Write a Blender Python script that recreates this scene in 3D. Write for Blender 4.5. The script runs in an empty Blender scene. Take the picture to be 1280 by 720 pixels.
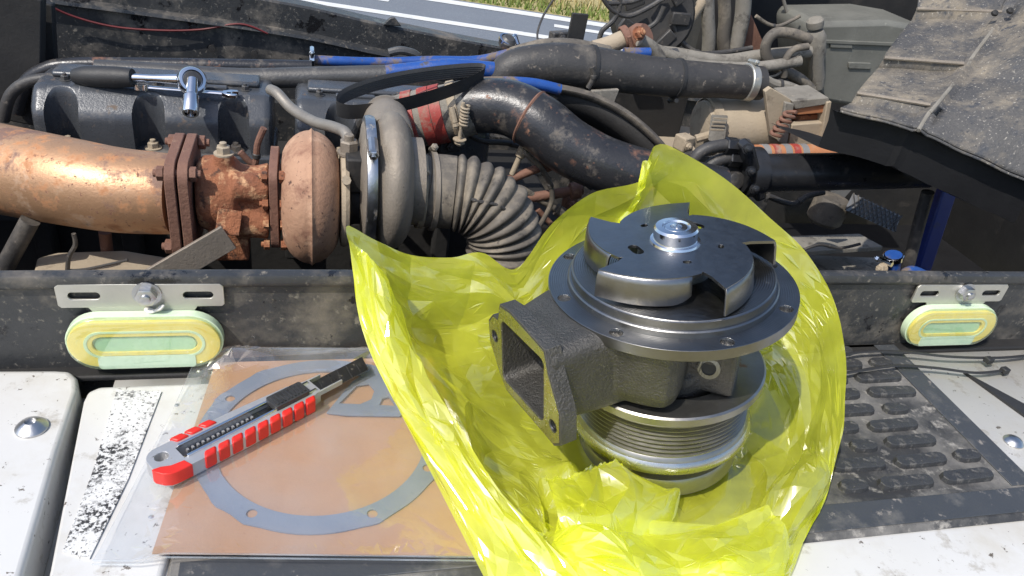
import bpy, bmesh, math, random
import numpy as np
from math import sin, cos, pi, radians, tan, atan2, sqrt
from mathutils import Vector, Matrix
from mathutils.geometry import tessellate_polygon
random.seed(7)
S = bpy.context.scene
COL = S.collection

# ------------------------------------------------------------------ camera, sky, sun, exposure
F, PITCH, ROLL, YAW, H = 960.0, radians(32), radians(9), radians(17.3), 0.465
E1 = Vector((cos(YAW), -sin(YAW), 0)); E2 = Vector((sin(YAW), cos(YAW), 0)); E3 = Vector((0, 0, 1))
LIFT = E2 * sin(PITCH) + E3 * cos(PITCH)
C_R = E1 * cos(ROLL) + LIFT * sin(ROLL)
C_U = -E1 * sin(ROLL) + LIFT * cos(ROLL)
C_F = E2 * cos(PITCH) - E3 * sin(PITCH)
EYE = Vector((0, 0, H))
cam = bpy.data.cameras.new('camera'); cam.sensor_width = 36; cam.lens = 36 * F / 1280
cam.clip_start = 0.02; cam.clip_end = 2000
camo = bpy.data.objects.new('camera', cam); COL.objects.link(camo)
M = Matrix((C_R, C_U, -C_F)).transposed().to_4x4(); M.translation = EYE
camo.matrix_world = M
S.camera = camo

SUN_AZ, SUN_EL = radians(214), radians(52)          # direction TO the sun, in the xy plane from +x
to_sun = Vector((cos(SUN_AZ) * cos(SUN_EL), sin(SUN_AZ) * cos(SUN_EL), sin(SUN_EL)))
W = bpy.data.worlds.new('World'); S.world = W; W.use_nodes = True
nt = W.node_tree; nt.nodes.clear()
sky = nt.nodes.new('ShaderNodeTexSky'); sky.sky_type = 'NISHITA'; sky.sun_disc = False
sky.sun_elevation = SUN_EL; sky.sun_rotation = pi / 2 - SUN_AZ
sky.air_density = 1.0; sky.dust_density = 1.5
bg = nt.nodes.new('ShaderNodeBackground'); bg.inputs[1].default_value = 0.145
out = nt.nodes.new('ShaderNodeOutputWorld')
nt.links.new(sky.outputs[0], bg.inputs[0]); nt.links.new(bg.outputs[0], out.inputs[0])
sun = bpy.data.lights.new('sun', 'SUN'); sun.energy = 3.0; sun.angle = radians(0.5); sun.color = (1.0, 0.95, 0.87)
suno = bpy.data.objects.new('sun', sun); COL.objects.link(suno)
suno.rotation_euler = to_sun.to_track_quat('Z', 'Y').to_euler()
vs = S.view_settings; vs.view_transform = 'Standard'; vs.look = 'None'; vs.exposure = 0.42; vs.gamma = 1
S.cycles.max_bounces = 10; S.cycles.transparent_max_bounces = 24
S.cycles.use_denoising = True

def ray(px, py):
    return C_R * ((px - 640) / F) + C_U * ((360 - py) / F) + C_F
def P(px, py, y=None, z=None, d=None):
    """the point of the real place that lies on the plane y=..., z=... or at distance d from the camera, along that line of sight"""
    v = ray(px, py)
    if y is not None: t = y / v.y
    elif z is not None: t = (z - H) / v.z
    else: t = d
    return EYE + v * t
def px2m(px, p):                      # pixel length -> metres at point p
    return px / F * (p - EYE).dot(C_F)

# ------------------------------------------------------------------ materials
MATS = {}
def mat(name, c, c2=None, ns=30, rough=.5, metal=0, bump=0, bs=180, spots=(), coat=0, spec=.5, contrast=.25, stretch=(1, 1, 1), rings=0):
    m = bpy.data.materials.new(name); m.use_nodes = True; MATS[name] = m
    t = m.node_tree; N = t.nodes; L = t.links; b = N['Principled BSDF']
    tc = N.new('ShaderNodeTexCoord'); mp = N.new('ShaderNodeMapping'); L.new(tc.outputs['Object'], mp.inputs[0]); mp.inputs['Scale'].default_value = stretch
    def noise(s, det=6, r=.6, off=0):
        n = N.new('ShaderNodeTexNoise'); n.inputs['Scale'].default_value = s; n.inputs['Detail'].default_value = det; n.inputs['Roughness'].default_value = r
        if off:
            m2 = N.new('ShaderNodeMapping'); m2.inputs['Location'].default_value = (off, off * 1.7, off * .3); L.new(mp.outputs[0], m2.inputs[0]); L.new(m2.outputs[0], n.inputs['Vector'])
        else: L.new(mp.outputs[0], n.inputs['Vector'])
        return n.outputs['Fac']
    def ramp(x, lo, hi):
        r = N.new('ShaderNodeMapRange'); r.inputs[1].default_value = lo; r.inputs[2].default_value = hi; r.clamp = True
        L.new(x, r.inputs[0]); return r.outputs[0]
    def mixc(f, a, bcol):
        x = N.new('ShaderNodeMix'); x.data_type = 'RGBA'; L.new(f, x.inputs['Factor'])
        for k, v in ((6, a), (7, bcol)):
            if isinstance(v, tuple): x.inputs[k].default_value = (*v, 1)
            else: L.new(v, x.inputs[k])
        return x.outputs[2]
    def mixf(f, a, bb):
        x = N.new('ShaderNodeMix'); x.data_type = 'FLOAT'; L.new(f, x.inputs['Factor'])
        for k, v in ((2, a), (3, bb)):
            if isinstance(v, (int, float)): x.inputs[k].default_value = v
            else: L.new(v, x.inputs[k])
        return x.outputs[0]
    if c2 is None: c2 = tuple(min(1, v * .8) for v in c)
    n0 = noise(ns)
    col = mixc(ramp(n0, .5 - contrast, .5 + contrast), c, c2)
    ro = mixf(noise(ns * 2.3, 4, .6, 3.1), max(0, rough - .12), min(1, rough + .12)); me = metal
    for i, sp in enumerate(spots):
        sc, s, thr, soft = sp[:4]; rr = sp[4] if len(sp) > 4 else rough; mm = sp[5] if len(sp) > 5 else 0
        f = ramp(noise(s, 8, .68, 5.3 + 2.1 * i), thr, thr + soft)
        col = mixc(f, col, sc); ro = mixf(f, ro, rr); me = mixf(f, me, mm)
    L.new(col, b.inputs['Base Color']); L.new(ro, b.inputs['Roughness'])
    if isinstance(me, (int, float)): b.inputs['Metallic'].default_value = me
    else: L.new(me, b.inputs['Metallic'])
    b.inputs['Specular IOR Level'].default_value = spec
    b.inputs['Coat Weight'].default_value = coat; b.inputs['Coat Roughness'].default_value = .1
    if bump:
        bp = N.new('ShaderNodeBump'); bp.inputs['Strength'].default_value = 1; bp.inputs['Distance'].default_value = bump
        L.new(noise(bs, 5, .65, 9.7), bp.inputs['Height']); L.new(bp.outputs[0], b.inputs['Normal'])
        if rings:                                        # turning marks left by the lathe, concentric about the part's own axis
            wv = N.new('ShaderNodeTexWave'); wv.wave_type = 'RINGS'; wv.rings_direction = 'Z'; wv.inputs['Scale'].default_value = rings; wv.inputs['Distortion'].default_value = .4; wv.inputs['Detail'].default_value = 2
            L.new(tc.outputs['Object'], wv.inputs['Vector'])
            b2 = N.new('ShaderNodeBump'); b2.inputs['Distance'].default_value = .00016; b2.inputs['Strength'].default_value = .8; L.new(wv.outputs['Fac'], b2.inputs['Height']); L.new(bp.outputs[0], b2.inputs['Normal']); L.new(b2.outputs[0], b.inputs['Normal'])
    return m
DUST = (.34, .29, .23)
mat('black_paint', (.028, .03, .033), (.05, .05, .05), 25, .42, 0, .0006, 120, [((.19, .165, .135), 12, .5, .2, .85), ((.20, .18, .15), 150, .58, .1, .9), ((.012, .012, .013), 20, .58, .04, .25)])
mat('black_gloss', (.012, .013, .015), (.03, .03, .032), 20, .3, 0, .0004, 150, [((.13, .11, .09), 30, .6, .2, .8)])
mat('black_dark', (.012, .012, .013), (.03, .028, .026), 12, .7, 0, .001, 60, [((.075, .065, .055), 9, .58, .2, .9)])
mat('bay_dark', (.010, .010, .010), (.022, .02, .018), 6, .8, 0, .002, 40, [((.06, .05, .04), 9, .6, .2, .95)])  # base darkened so the colour itself carries the bay's shade
mat('shade_black', (.009, .009, .010), (.014, .014, .015), 8, .5, 0, .0005, 60, [((.03, .028, .025), 10, .6, .2, .8)])  # near-black that puts shade into the colour of sunlit sheets
mat('white_paint', (.66, .655, .635), (.60, .59, .565), 8, .32, 0, .0001, 90, [((.52, .49, .43), 7, .49, .2, .7), ((.36, .33, .28), 30, .575, .12, .8), ((.12, .10, .08), 120, .635, .025, .7)], coat=.2)
mat('white_worn', (.60, .59, .56), (.42, .40, .36), 22, .7, 0, .0005, 120, [((.20, .18, .15), 30, .55, .2, .85), ((.07, .06, .05), 160, .66, .05, .8)])
mat('grip_tape', (.78, .775, .75), (.72, .71, .69), 30, .55, 0, .0006, 300, [((.03, .03, .032), 14, .50, .06, .85), ((.66, .655, .635), 300, .47, .05, .6), ((.05, .05, .05), 420, .57, .04, .85)])
mat('steel_bolt', (.62, .62, .62), (.45, .45, .46), 50, .35, 1, .0002, 300, [((.33, .27, .2), 60, .6, .1, .7, .3)])
mat('zinc', (.58, .56, .50), (.47, .46, .42), 35, .42, .75, .0002, 200, [((.42, .34, .22), 25, .6, .12, .75, 0), ((.12, .10, .08), 120, .68, .06, .8)])
mat('chrome', (.80, .81, .83), (.70, .71, .73), 30, .14, 1)
mat('cast_iron', (.095, .092, .086), (.14, .133, .122), 60, .42, .8, .0016, 480, [((.11, .105, .10), 260, .56, .12, .6, .7)])
mat('machined', (.27, .27, .27), (.20, .20, .20), 40, .34, 1, .00008, 500, [((.36, .34, .31), 90, .63, .05, .45, 1)], rings=190)
mat('machined_bright', (.55, .55, .55), (.45, .44, .42), 50, .28, 1, .0001, 500)
mat('pressed_steel', (.27, .27, .275), (.21, .21, .215), 60, .33, 1, .00012, 300, [((.36, .34, .31), 40, .62, .1, .4, 1)])
mat('pulley_steel', (.36, .35, .33), (.28, .27, .25), 60, .36, .95, .0001, 300, [((.30, .16, .09), 34, .66, .08, .6, .3)])
mat('pulley_dark', (.075, .072, .068), (.10, .095, .09), 60, .5, .6, .0003, 300)
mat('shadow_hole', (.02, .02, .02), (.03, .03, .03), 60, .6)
mat('mat_rubber', (.030, .031, .034), (.05, .05, .051), 16, .62, 0, .0005, 220, [((.21, .20, .185), 9, .44, .2, .92), ((.32, .30, .27), 60, .56, .12, .95)])
mat('mat_edge', (.045, .05, .058), (.06, .064, .07), 20, .5, 0, .0003, 200, [((.19, .18, .165), 12, .52, .2, .85), ((.24, .22, .2), 90, .6, .08, .9)])
mat('mat_knob', (.030, .031, .034), (.055, .055, .056), 40, .45, 0, .0012, 220, [((.17, .16, .145), 45, .58, .12, .9), ((.28, .26, .23), 120, .63, .08, .9)])
mat('kraft', (.48, .275, .15), (.43, .24, .125), 18, .85, 0, .0002, 400, [((.36, .19, .095), 380, .60, .1, .9)])
mat('gasket', (.175, .21, .275), (.205, .24, .305), 50, .6, 0, .0002, 400, [((.14, .17, .25), 200, .6, .1, .7)])
mat('knife_alloy', (.55, .55, .56), (.47, .47, .48), 60, .4, .55, .0002, 300, [((.28, .25, .22), 110, .62, .08, .7)])
mat('knife_red', (.72, .028, .018), (.62, .022, .015), 60, .42, 0, .0002, 300, [((.30, .06, .045), 130, .63, .08, .7)])
mat('knife_blade', (.13, .13, .135), (.20, .20, .20), 60, .3, .95, 0, 100, [((.30, .26, .20), 100, .6, .1, .6, .4)])
mat('knife_slider', (.03, .03, .032), (.07, .07, .07), 120, .4, .2, .0004, 300)
mat('rust_copper', (.56, .34, .195), (.42, .235, .13), 9, .44, .5, .0004, 240, [((.22, .13, .095), 9, .53, .06, .65, .1), ((.47, .22, .10), 30, .53, .1, .75, .1), ((.22, .11, .07), 120, .59, .06, .85), ((.62, .48, .36), 14, .58, .15, .7, .1)])
mat('rust_orange', (.36, .14, .065), (.22, .085, .045), 26, .85, .05, .0035, 120, [((.62, .36, .19), 30, .53, .1, .75), ((.09, .045, .03), 55, .56, .08, .9)])
mat('rust_brown', (.24, .125, .085), (.17, .085, .06), 30, .75, .1, .0012, 160, [((.33, .2, .13), 50, .58, .12, .8), ((.08, .05, .04), 60, .62, .1, .8)])
mat('turbine_rust', (.48, .29, .185), (.37, .205, .13), 14, .7, .15, .0012, 150, [((.25, .125, .08), 26, .53, .12, .8), ((.56, .36, .24), 20, .55, .14, .8), ((.10, .055, .04), 95, .6, .05, .85)])
mat('cast_dusty', (.31, .265, .215), (.22, .19, .155), 25, .6, .35, .0008, 250, [((.33, .29, .23), 18, .55, .2, .85), ((.07, .06, .05), 90, .64, .08, .8)])
mat('rubber_dusty', (.14, .122, .10), (.09, .08, .068), 20, .65, 0, .0005, 250, [((.30, .255, .195), 16, .48, .22, .9), ((.05, .045, .04), 50, .58, .1, .8)])
mat('rubber_black', (.035, .034, .034), (.06, .056, .053), 20, .5, 0, .0007, 220, [((.16, .14, .115), 13, .52, .2, .85), ((.2, .17, .14), 80, .6, .08, .9)])
mat('belt_rubber', (.022, .022, .023), (.032, .032, .033), 40, .55, 0, .0003, 400)
mat('pipe_black_rust', (.025, .026, .03), (.04, .04, .043), 20, .3, .2, .0005, 180, [((.17, .08, .05), 15, .575, .1, .75), ((.13, .11, .09), 34, .55, .15, .7), ((.30, .14, .08), 40, .62, .08, .8)])
mat('cover_black', (.055, .06, .068), (.08, .086, .096), 18, .28, .15, .0004, 300, [((.19, .175, .155), 12, .55, .2, .8), ((.14, .10, .07), 40, .6, .1, .85)])
mat('pipe_grey', (.11, .108, .105), (.075, .073, .072), 22, .45, .4, .0006, 200, [((.26, .14, .08), 18, .62, .08, .8, .1), ((.24, .22, .19), 30, .58, .2, .85)])
mat('line_grey', (.30, .275, .24), (.22, .2, .175), 40, .5, .4, .0004, 200)
mat('blue_hose', (.022, .09, .34), (.02, .065, .26), 40, .35, 0, .0003, 200, [((.17, .13, .095), 15, .5, .1, .85), ((.08, .07, .06), 50, .58, .1, .85)])
mat('blue_paint', (.008, .02, .13), (.01, .025, .16), 20, .45, 0, .0003, 200, [((.05, .05, .07), 18, .6, .1, .8)])
mat('red_hose', (.36, .05, .04), (.30, .045, .035), 40, .55, 0, .0005, 200, [((.30, .22, .17), 26, .5, .14, .85), ((.12, .08, .06), 60, .58, .1, .85)])
mat('orange_hose', (.46, .20, .09), (.38, .15, .07), 40, .6, 0, .0003, 200, [((.36, .28, .2), 26, .56, .14, .85)])
mat('grey_band', (.27, .265, .26), (.2, .2, .2), 40, .5, .1, .0003, 200)
mat('dusty_tan', (.40, .33, .24), (.33, .27, .195), 18, .85, 0, .0011, 150, [((.20, .155, .11), 26, .58, .16, .9), ((.10, .08, .06), 80, .66, .08, .9)])
mat('dusty_grey', (.27, .25, .215), (.17, .155, .13), 22, .8, 0, .0012, 160, [((.09, .08, .068), 24, .54, .12, .85), ((.36, .32, .26), 50, .6, .1, .9)])
mat('tank_plastic', (.19, .188, .165), (.12, .12, .105), 10, .6, 0, .0006, 160, [((.08, .078, .07), 12, .56, .2, .8), ((.34, .33, .28), 28, .62, .15, .85)])  # grey darkened to carry the cab's shade; the spots are dirt
mat('flap_rubber', (.06, .06, .062), (.095, .09, .085), 9, .6, 0, .0022, 110, [((.26, .22, .165), 7, .48, .2, .92), ((.055, .058, .065), 26, .56, .1, .6), ((.40, .37, .32), 210, .6, .05, .9), ((.045, .047, .053), 70, .6, .06, .6)], stretch=(1, 1.6, .7))
mat('asphalt', (.17, .19, .215), (.15, .165, .19), 2.5, .85, 0, .004, 60, [((.22, .23, .25), 30, .58, .1, .9)])
mat('road_paint', (.72, .72, .70), (.6, .6, .58), 6, .7, 0, 0, 10, [((.4, .41, .42), 9, .6, .1, .8)])
mat('verge_soil', (.42, .34, .17), (.30, .27, .10), 1.2, .95, 0, .02, 10, [((.42, .35, .19), 3, .52, .12, .95)])
mat('blade_green', (.13, .21, .035), (.24, .25, .07), 1.5, .7)
mat('blade_dry', (.45, .36, .17), (.36, .30, .12), 1.5, .8)
mat('red_wire', (.16, .02, .02), (.12, .02, .02), 40, .5)
mat('lamp_yellow', (.92, .66, .10), (.88, .70, .22), 60, .35, 0, .0002, 300, [((.82, .72, .30), 40, .6, .1, .4)])
mat('lamp_base', (.58, .72, .50), (.64, .76, .58), 30, .3, 0, .0002, 300, [((.42, .45, .36), 45, .64, .1, .6)], coat=.3)
mat('lamp_window', (.74, .84, .74), (.66, .80, .70), 40, .2, 0, 0, 300, coat=.5)
mat('lamp_slot', (.40, .62, .44), (.50, .70, .50), 40, .3, 0, 0, 300, coat=.4)
mat('sealant', (.78, .76, .70), (.7, .68, .62), 60, .6, 0, .0008, 200)

def film(name, col, clear, trans, rough, scat, tint, gloss=.06, vary=.1):
    """thin plastic film: part of the light passes, part is scattered through, the surface is glossy"""
    m = bpy.data.materials.new(name); m.use_nodes = True; MATS[name] = m
    t = m.node_tree; N = t.nodes; L = t.links; N.clear()
    o = N.new('ShaderNodeOutputMaterial')
    tr = N.new('ShaderNodeBsdfTransparent'); tr.inputs[0].default_value = (*tint, 1)
    df = N.new('ShaderNodeBsdfDiffuse'); df.inputs[0].default_value = (*col, 1)
    tl = N.new('ShaderNodeBsdfTranslucent'); tl.inputs[0].default_value = (*trans, 1)
    gl = N.new('ShaderNodeBsdfGlossy'); gl.inputs[0].default_value = (1, 1, 1, 1); gl.inputs['Roughness'].default_value = rough
    lw = N.new('ShaderNodeLayerWeight'); lw.inputs['Blend'].default_value = .5
    a = N.new('ShaderNodeMixShader'); a.inputs[0].default_value = .55; L.new(df.outputs[0], a.inputs[1]); L.new(tl.outputs[0], a.inputs[2])
    b = N.new('ShaderNodeMixShader'); L.new(a.outputs[0], b.inputs[1]); L.new(tr.outputs[0], b.inputs[2])
    n = N.new('ShaderNodeTexNoise'); n.inputs['Scale'].default_value = scat; n.inputs['Detail'].default_value = 5
    tc = N.new('ShaderNodeTexCoord'); L.new(tc.outputs['Object'], n.inputs['Vector'])
    r = N.new('ShaderNodeMapRange'); r.inputs[1].default_value = .3; r.inputs[2].default_value = .7; r.inputs[3].default_value = max(0, clear - vary); r.inputs[4].default_value = min(1, clear + vary)
    L.new(n.outputs['Fac'], r.inputs[0]); L.new(r.outputs[0], b.inputs[0])
    c = N.new('ShaderNodeMixShader'); pw = N.new('ShaderNodeMath'); pw.operation = 'POWER'; pw.inputs[1].default_value = 4; L.new(lw.outputs['Facing'], pw.inputs[0]); ma = N.new('ShaderNodeMath'); ma.operation = 'MULTIPLY_ADD'; ma.inputs[1].default_value = .6; ma.inputs[2].default_value = gloss; L.new(pw.outputs[0], ma.inputs[0]); L.new(ma.outputs[0], c.inputs[0]); L.new(b.outputs[0], c.inputs[1]); L.new(gl.outputs[0], c.inputs[2])
    bp = N.new('ShaderNodeBump'); bp.inputs['Distance'].default_value = .0007; bp.inputs['Strength'].default_value = .5
    n2 = N.new('ShaderNodeTexNoise'); n2.inputs['Scale'].default_value = 34; n2.inputs['Detail'].default_value = 2; L.new(tc.outputs['Object'], n2.inputs['Vector'])
    L.new(n2.outputs['Fac'], bp.inputs['Height'])
    for s in (gl, lw): L.new(bp.outputs[0], s.inputs['Normal'])
    L.new(c.outputs[0], o.inputs[0]); return m
film('yellow_film', (.97, 1.0, .10), .36, (.98, 1.0, .05), .15, 16, (.98, 1.0, .28), .13, .22)
film('clear_film', (.85, .87, .9), .84, (.85, .87, .9), .09, 18, (.975, .98, .985), .11, .12)
film('lens_film', (.72, .86, .72), .88, (.7, .86, .72), .06, 60, (.95, .99, .90), .12)

# ------------------------------------------------------------------ mesh building
def frame(n):
    n = Vector(n).normalized(); a = Vector((0, 0, 1)) if abs(n.z) < .9 else Vector((1, 0, 0))
    u = a.cross(n).normalized(); return u, n.cross(u), n
def spline(pts, n=8, closed=False):
    pts = [Vector(p) for p in pts]; K = len(pts); o = []
    for i in range(K if closed else K - 1):
        g = lambda j: pts[j % K] if closed else pts[max(0, min(K - 1, j))]
        a, b, c, d = g(i - 1), g(i), g(i + 1), g(i + 2)
        for k in range(n):
            t = k / n
            o.append(.5 * ((2 * b) + (c - a) * t + (2 * a - 5 * b + 4 * c - d) * t * t + (3 * b - a - 3 * c + d) * t ** 3))
    if not closed: o.append(pts[-1])
    return o
def lerp_list(v, n):
    o = []
    for i in range(n):
        t = i / (n - 1) * (len(v) - 1); k = min(int(t), len(v) - 2); o.append(v[k] + (v[k + 1] - v[k]) * (t - k))
    return o
class MB:
    def __init__(s): s.v = []; s.f = []
    def add(s, v, f):
        k = len(s.v); s.v += [Vector(p) for p in v]; s.f += [tuple(i + k for i in q) for q in f]; return s
    def box(s, c, size, rot=None):
        x, y, z = (q / 2 for q in size); R = rot or Matrix.Identity(3)
        v = [Vector(c) + R @ Vector((i * x, j * y, k * z)) for i in (-1, 1) for j in (-1, 1) for k in (-1, 1)]
        return s.add(v, [(0, 1, 3, 2), (4, 6, 7, 5), (0, 4, 5, 1), (2, 3, 7, 6), (0, 2, 6, 4), (1, 5, 7, 3)])
    def bar(s, a, b, w, h, up=(0, 0, 1)):
        a, b = Vector(a), Vector(b); x = (b - a).normalized(); y = Vector(up).cross(x).normalized(); z = x.cross(y)
        return s.box((a + b) / 2, ((b - a).length, w, h), Matrix((x, y, z)).transposed())
    def tube(s, pts, r, seg=20, caps=True, closed=False, squash=1.0):
        pts = [Vector(p) for p in pts]; n = len(pts); rr = [r] * n if isinstance(r, (int, float)) else lerp_list(list(r), n)
        T = []
        for i in range(n):
            a = pts[(i - 1) % n] if closed else pts[max(0, i - 1)]; b = pts[(i + 1) % n] if closed else pts[min(n - 1, i + 1)]
            T.append((b - a).normalized())
        u = frame(T[0])[0]; V = []
        for i in range(n):
            u = (u - T[i] * u.dot(T[i])).normalized(); w = T[i].cross(u)
            V += [pts[i] + (u * cos(2 * pi * k / seg) + w * (sin(2 * pi * k / seg) * squash)) * rr[i] for k in range(seg)]
        Fc = []
        for i in range(n if closed else n - 1):
            j = (i + 1) % n
            for k in range(seg): Fc.append((i * seg + k, i * seg + (k + 1) % seg, j * seg + (k + 1) % seg, j * seg + k))
        if caps and not closed: Fc += [tuple(reversed(range(seg))), tuple(range((n - 1) * seg, n * seg))]
        return s.add(V, Fc)
    def lathe(s, prof, o, axis, seg=48, closed=True):
        """prof: (radius, height) pairs along axis from o"""
        u, w, n = frame(axis); o = Vector(o); V = []; K = len(prof)
        for r, h in prof: V += [o + n * h + (u * cos(2 * pi * k / seg) + w * sin(2 * pi * k / seg)) * max(r, 1e-5) for k in range(seg)]
        Fc = [(i * seg + k, i * seg + (k + 1) % seg, (i + 1) * seg + (k + 1) % seg, (i + 1) * seg + k) for i in range(K - 1) for k in range(seg)]
        if closed:
            if prof[0][0] > 1e-4: Fc.append(tuple(reversed(range(seg))))
            if prof[-1][0] > 1e-4: Fc.append(tuple(range((K - 1) * seg, K * seg)))
        return s.add(V, Fc)
    def prism(s, loops, o, ux, uy, h):
        """loops: outer 2D outline, then holes; extruded by h along ux x uy"""
        o, ux, uy = Vector(o), Vector(ux).normalized(), Vector(uy).normalized(); n = ux.cross(uy)
        if not isinstance(loops[0][0], (tuple, list)): loops = [loops]
        flat = [p for l in loops for p in l]; K = len(flat)
        tri = tessellate_polygon([[Vector((a, b, 0)) for a, b in l] for l in loops])
        V = [o + ux * a + uy * b for a, b in flat] + [o + ux * a + uy * b + n * h for a, b in flat]
        Fc = []
        for t in tri:
            a, b, c = (Vector((*flat[i], 0)) for i in t)
            up = (b - a).cross(c - a).z > 0
            t = t if up else t[::-1]
            Fc += [tuple(reversed(t)), tuple(i + K for i in t)]
        k = 0
        for li, l in enumerate(loops):
            m = len(l); area = sum(l[i][0] * l[(i + 1) % m][1] - l[(i + 1) % m][0] * l[i][1] for i in range(m))
            ccw = (area > 0) == (li == 0)
            for i in range(m):
                a, b = k + i, k + (i + 1) % m
                Fc.append((a, b, b + K, a + K) if ccw else (b, a, a + K, b + K))
            k += m
        return s.add(V, Fc)
    def hexbolt(s, o, axis, r, h, washer=1.5):
        u, w, n = frame(axis); o = Vector(o)
        if washer: s.lathe([(r * washer, 0), (r * washer, h * .18), (r * .9, h * .2)], o, n, 20)
        a0 = random.random()
        s.lathe([(r, h * .15), (r, h * .9), (r * .8, h)], o, u * 0 + n, 6)
        s.lathe([(r * .5, h * .9), (r * .5, h * 1.35), (r * .4, h * 1.4)], o, n, 12)
        return s
    def grid(s, G, wrap=False):
        R, Cn = len(G), len(G[0]); V = [p for row in G for p in row]
        return s.add(V, [(i * Cn + j, i * Cn + (j + 1) % Cn, (i + 1) * Cn + (j + 1) % Cn, (i + 1) * Cn + j) for i in range(R - 1) for j in range(Cn if wrap else Cn - 1)])
    def build(s, name, m, parent=None, bevel=0, angle=35, subsurf=0, solid=0, kind=None, seg=2):
        o0 = ROOTLOC.get(parent.name, Vector()) if parent else Vector()
        me = bpy.data.meshes.new(name); me.from_pydata([p - o0 for p in s.v], [], s.f); me.update()
        bm = bmesh.new(); bm.from_mesh(me); bmesh.ops.recalc_face_normals(bm, faces=bm.faces); bm.to_mesh(me); bm.free()
        me.materials.append(MATS[m]); me.shade_smooth(); me.set_sharp_from_angle(angle=radians(angle))
        o = bpy.data.objects.new(name, me); COL.objects.link(o); o.parent = parent
        if parent: ROOTLOC[o.name] = o0
        if solid:
            q = o.modifiers.new('thickness', 'SOLIDIFY'); q.thickness = solid; q.offset = 0
        if bevel:
            q = o.modifiers.new('bevel', 'BEVEL'); q.width = bevel; q.segments = seg; q.limit_method = 'ANGLE'; q.angle_limit = radians(angle); q.harden_normals = False
        if subsurf:
            q = o.modifiers.new('subdivision', 'SUBSURF'); q.levels = q.render_levels = subsurf
        if kind: o['kind'] = kind
        return o
ROOTLOC = {}
def tag(o, label, cat, group=None):
    o['label'] = label; o['category'] = cat
    if group: o['group'] = group
    return o
def thing(name, label, cat, loc, group=None):
    o = bpy.data.objects.new(name, None); COL.objects.link(o); o.location = loc; o.empty_display_size = .02
    ROOTLOC[o.name] = Vector(loc); return tag(o, label, cat, group)
def clone(o, parent, offset=None):
    c = o.copy(); COL.objects.link(c); c.parent = parent
    if offset is not None: c.location = offset
    for ch in [x for x in bpy.data.objects if x.parent == o]: clone(ch, c)
    return c
def stadium(w, h, n=10):
    r = h / 2; a = w / 2 - r
    return [(a + r * cos(t), r * sin(t)) for t in [-pi / 2 + pi * i / n for i in range(n + 1)]] + [(-a + r * cos(t), r * sin(t)) for t in [pi / 2 + pi * i / n for i in range(n + 1)]]
def rrect(x0, y0, x1, y1, r, n=5):
    o = []
    for cx, cy, a in ((x1 - r, y0 + r, -90), (x1 - r, y1 - r, 0), (x0 + r, y1 - r, 90), (x0 + r, y0 + r, 180)):
        o += [(cx + r * cos(radians(a + 90 * i / n)), cy + r * sin(radians(a + 90 * i / n))) for i in range(n + 1)]
    return o
def circ(cx, cy, r, n=16): return [(cx + r * cos(2 * pi * i / n), cy + r * sin(2 * pi * i / n)) for i in range(n)]
def struct(o): o['kind'] = 'structure'; return o
def pp(l, **k): return [P(a, b, **k) for a, b in l]

# ------------------------------------------------------------------ creased plastic film
from mathutils.geometry import delaunay_2d_cdt
def crease_field(n_arc, n_s, amp, seed, stretch):
    """displacement over (u, s): flat facets between straight random creases; also the creases themselves"""
    r = np.random.RandomState(seed); pts = []; h = []
    for i in range(n_arc + 3):
        for j in range(n_s + 3):
            pts.append(((i - 1 + r.uniform(-.42, .42) + (.5 if j % 2 else 0)) / n_arc, (j - 1 + r.uniform(-.42, .42)) / n_s)); h.append(r.uniform(-1, 1) * amp)
    vs_, ed, tris, *_ = delaunay_2d_cdt([Vector((p * stretch, q)) for p, q in pts], [], [], 0, 1e-6)
    vs_ = np.array([(v.x / stretch, v.y) for v in vs_]); h = np.array(h)
    T = np.array([t for t in tris]); A, B, C = vs_[T[:, 0]], vs_[T[:, 1]], vs_[T[:, 2]]
    det = (B[:, 1] - C[:, 1]) * (A[:, 0] - C[:, 0]) + (C[:, 0] - B[:, 0]) * (A[:, 1] - C[:, 1])
    def f(x, y):
        w0 = ((B[:, 1] - C[:, 1]) * (x - C[:, 0]) + (C[:, 0] - B[:, 0]) * (y - C[:, 1])) / det
        w1 = ((C[:, 1] - A[:, 1]) * (x - C[:, 0]) + (A[:, 0] - C[:, 0]) * (y - C[:, 1])) / det
        m = np.minimum(np.minimum(w0, w1), 1 - w0 - w1); k = int(np.argmax(m))
        return w0[k] * h[T[k, 0]] + w1[k] * h[T[k, 1]] + (1 - w0[k] - w1[k]) * h[T[k, 2]]
    return f, vs_, list(ed)
def clip_seg(p, q):
    """part of segment pq inside the unit square"""
    t0, t1 = 0.0, 1.0; d = (q[0] - p[0], q[1] - p[1])
    for k in (0, 1):
        if abs(d[k]) < 1e-9:
            if not 0 <= p[k] <= 1: return None
            continue
        ta, tb = (0 - p[k]) / d[k], (1 - p[k]) / d[k]
        t0, t1 = max(t0, min(ta, tb)), min(t1, max(ta, tb))
    if t1 - t0 < 1e-3: return None
    return (p[0] + d[0] * t0, p[1] + d[1] * t0), (p[0] + d[0] * t1, p[1] + d[1] * t1)
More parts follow.
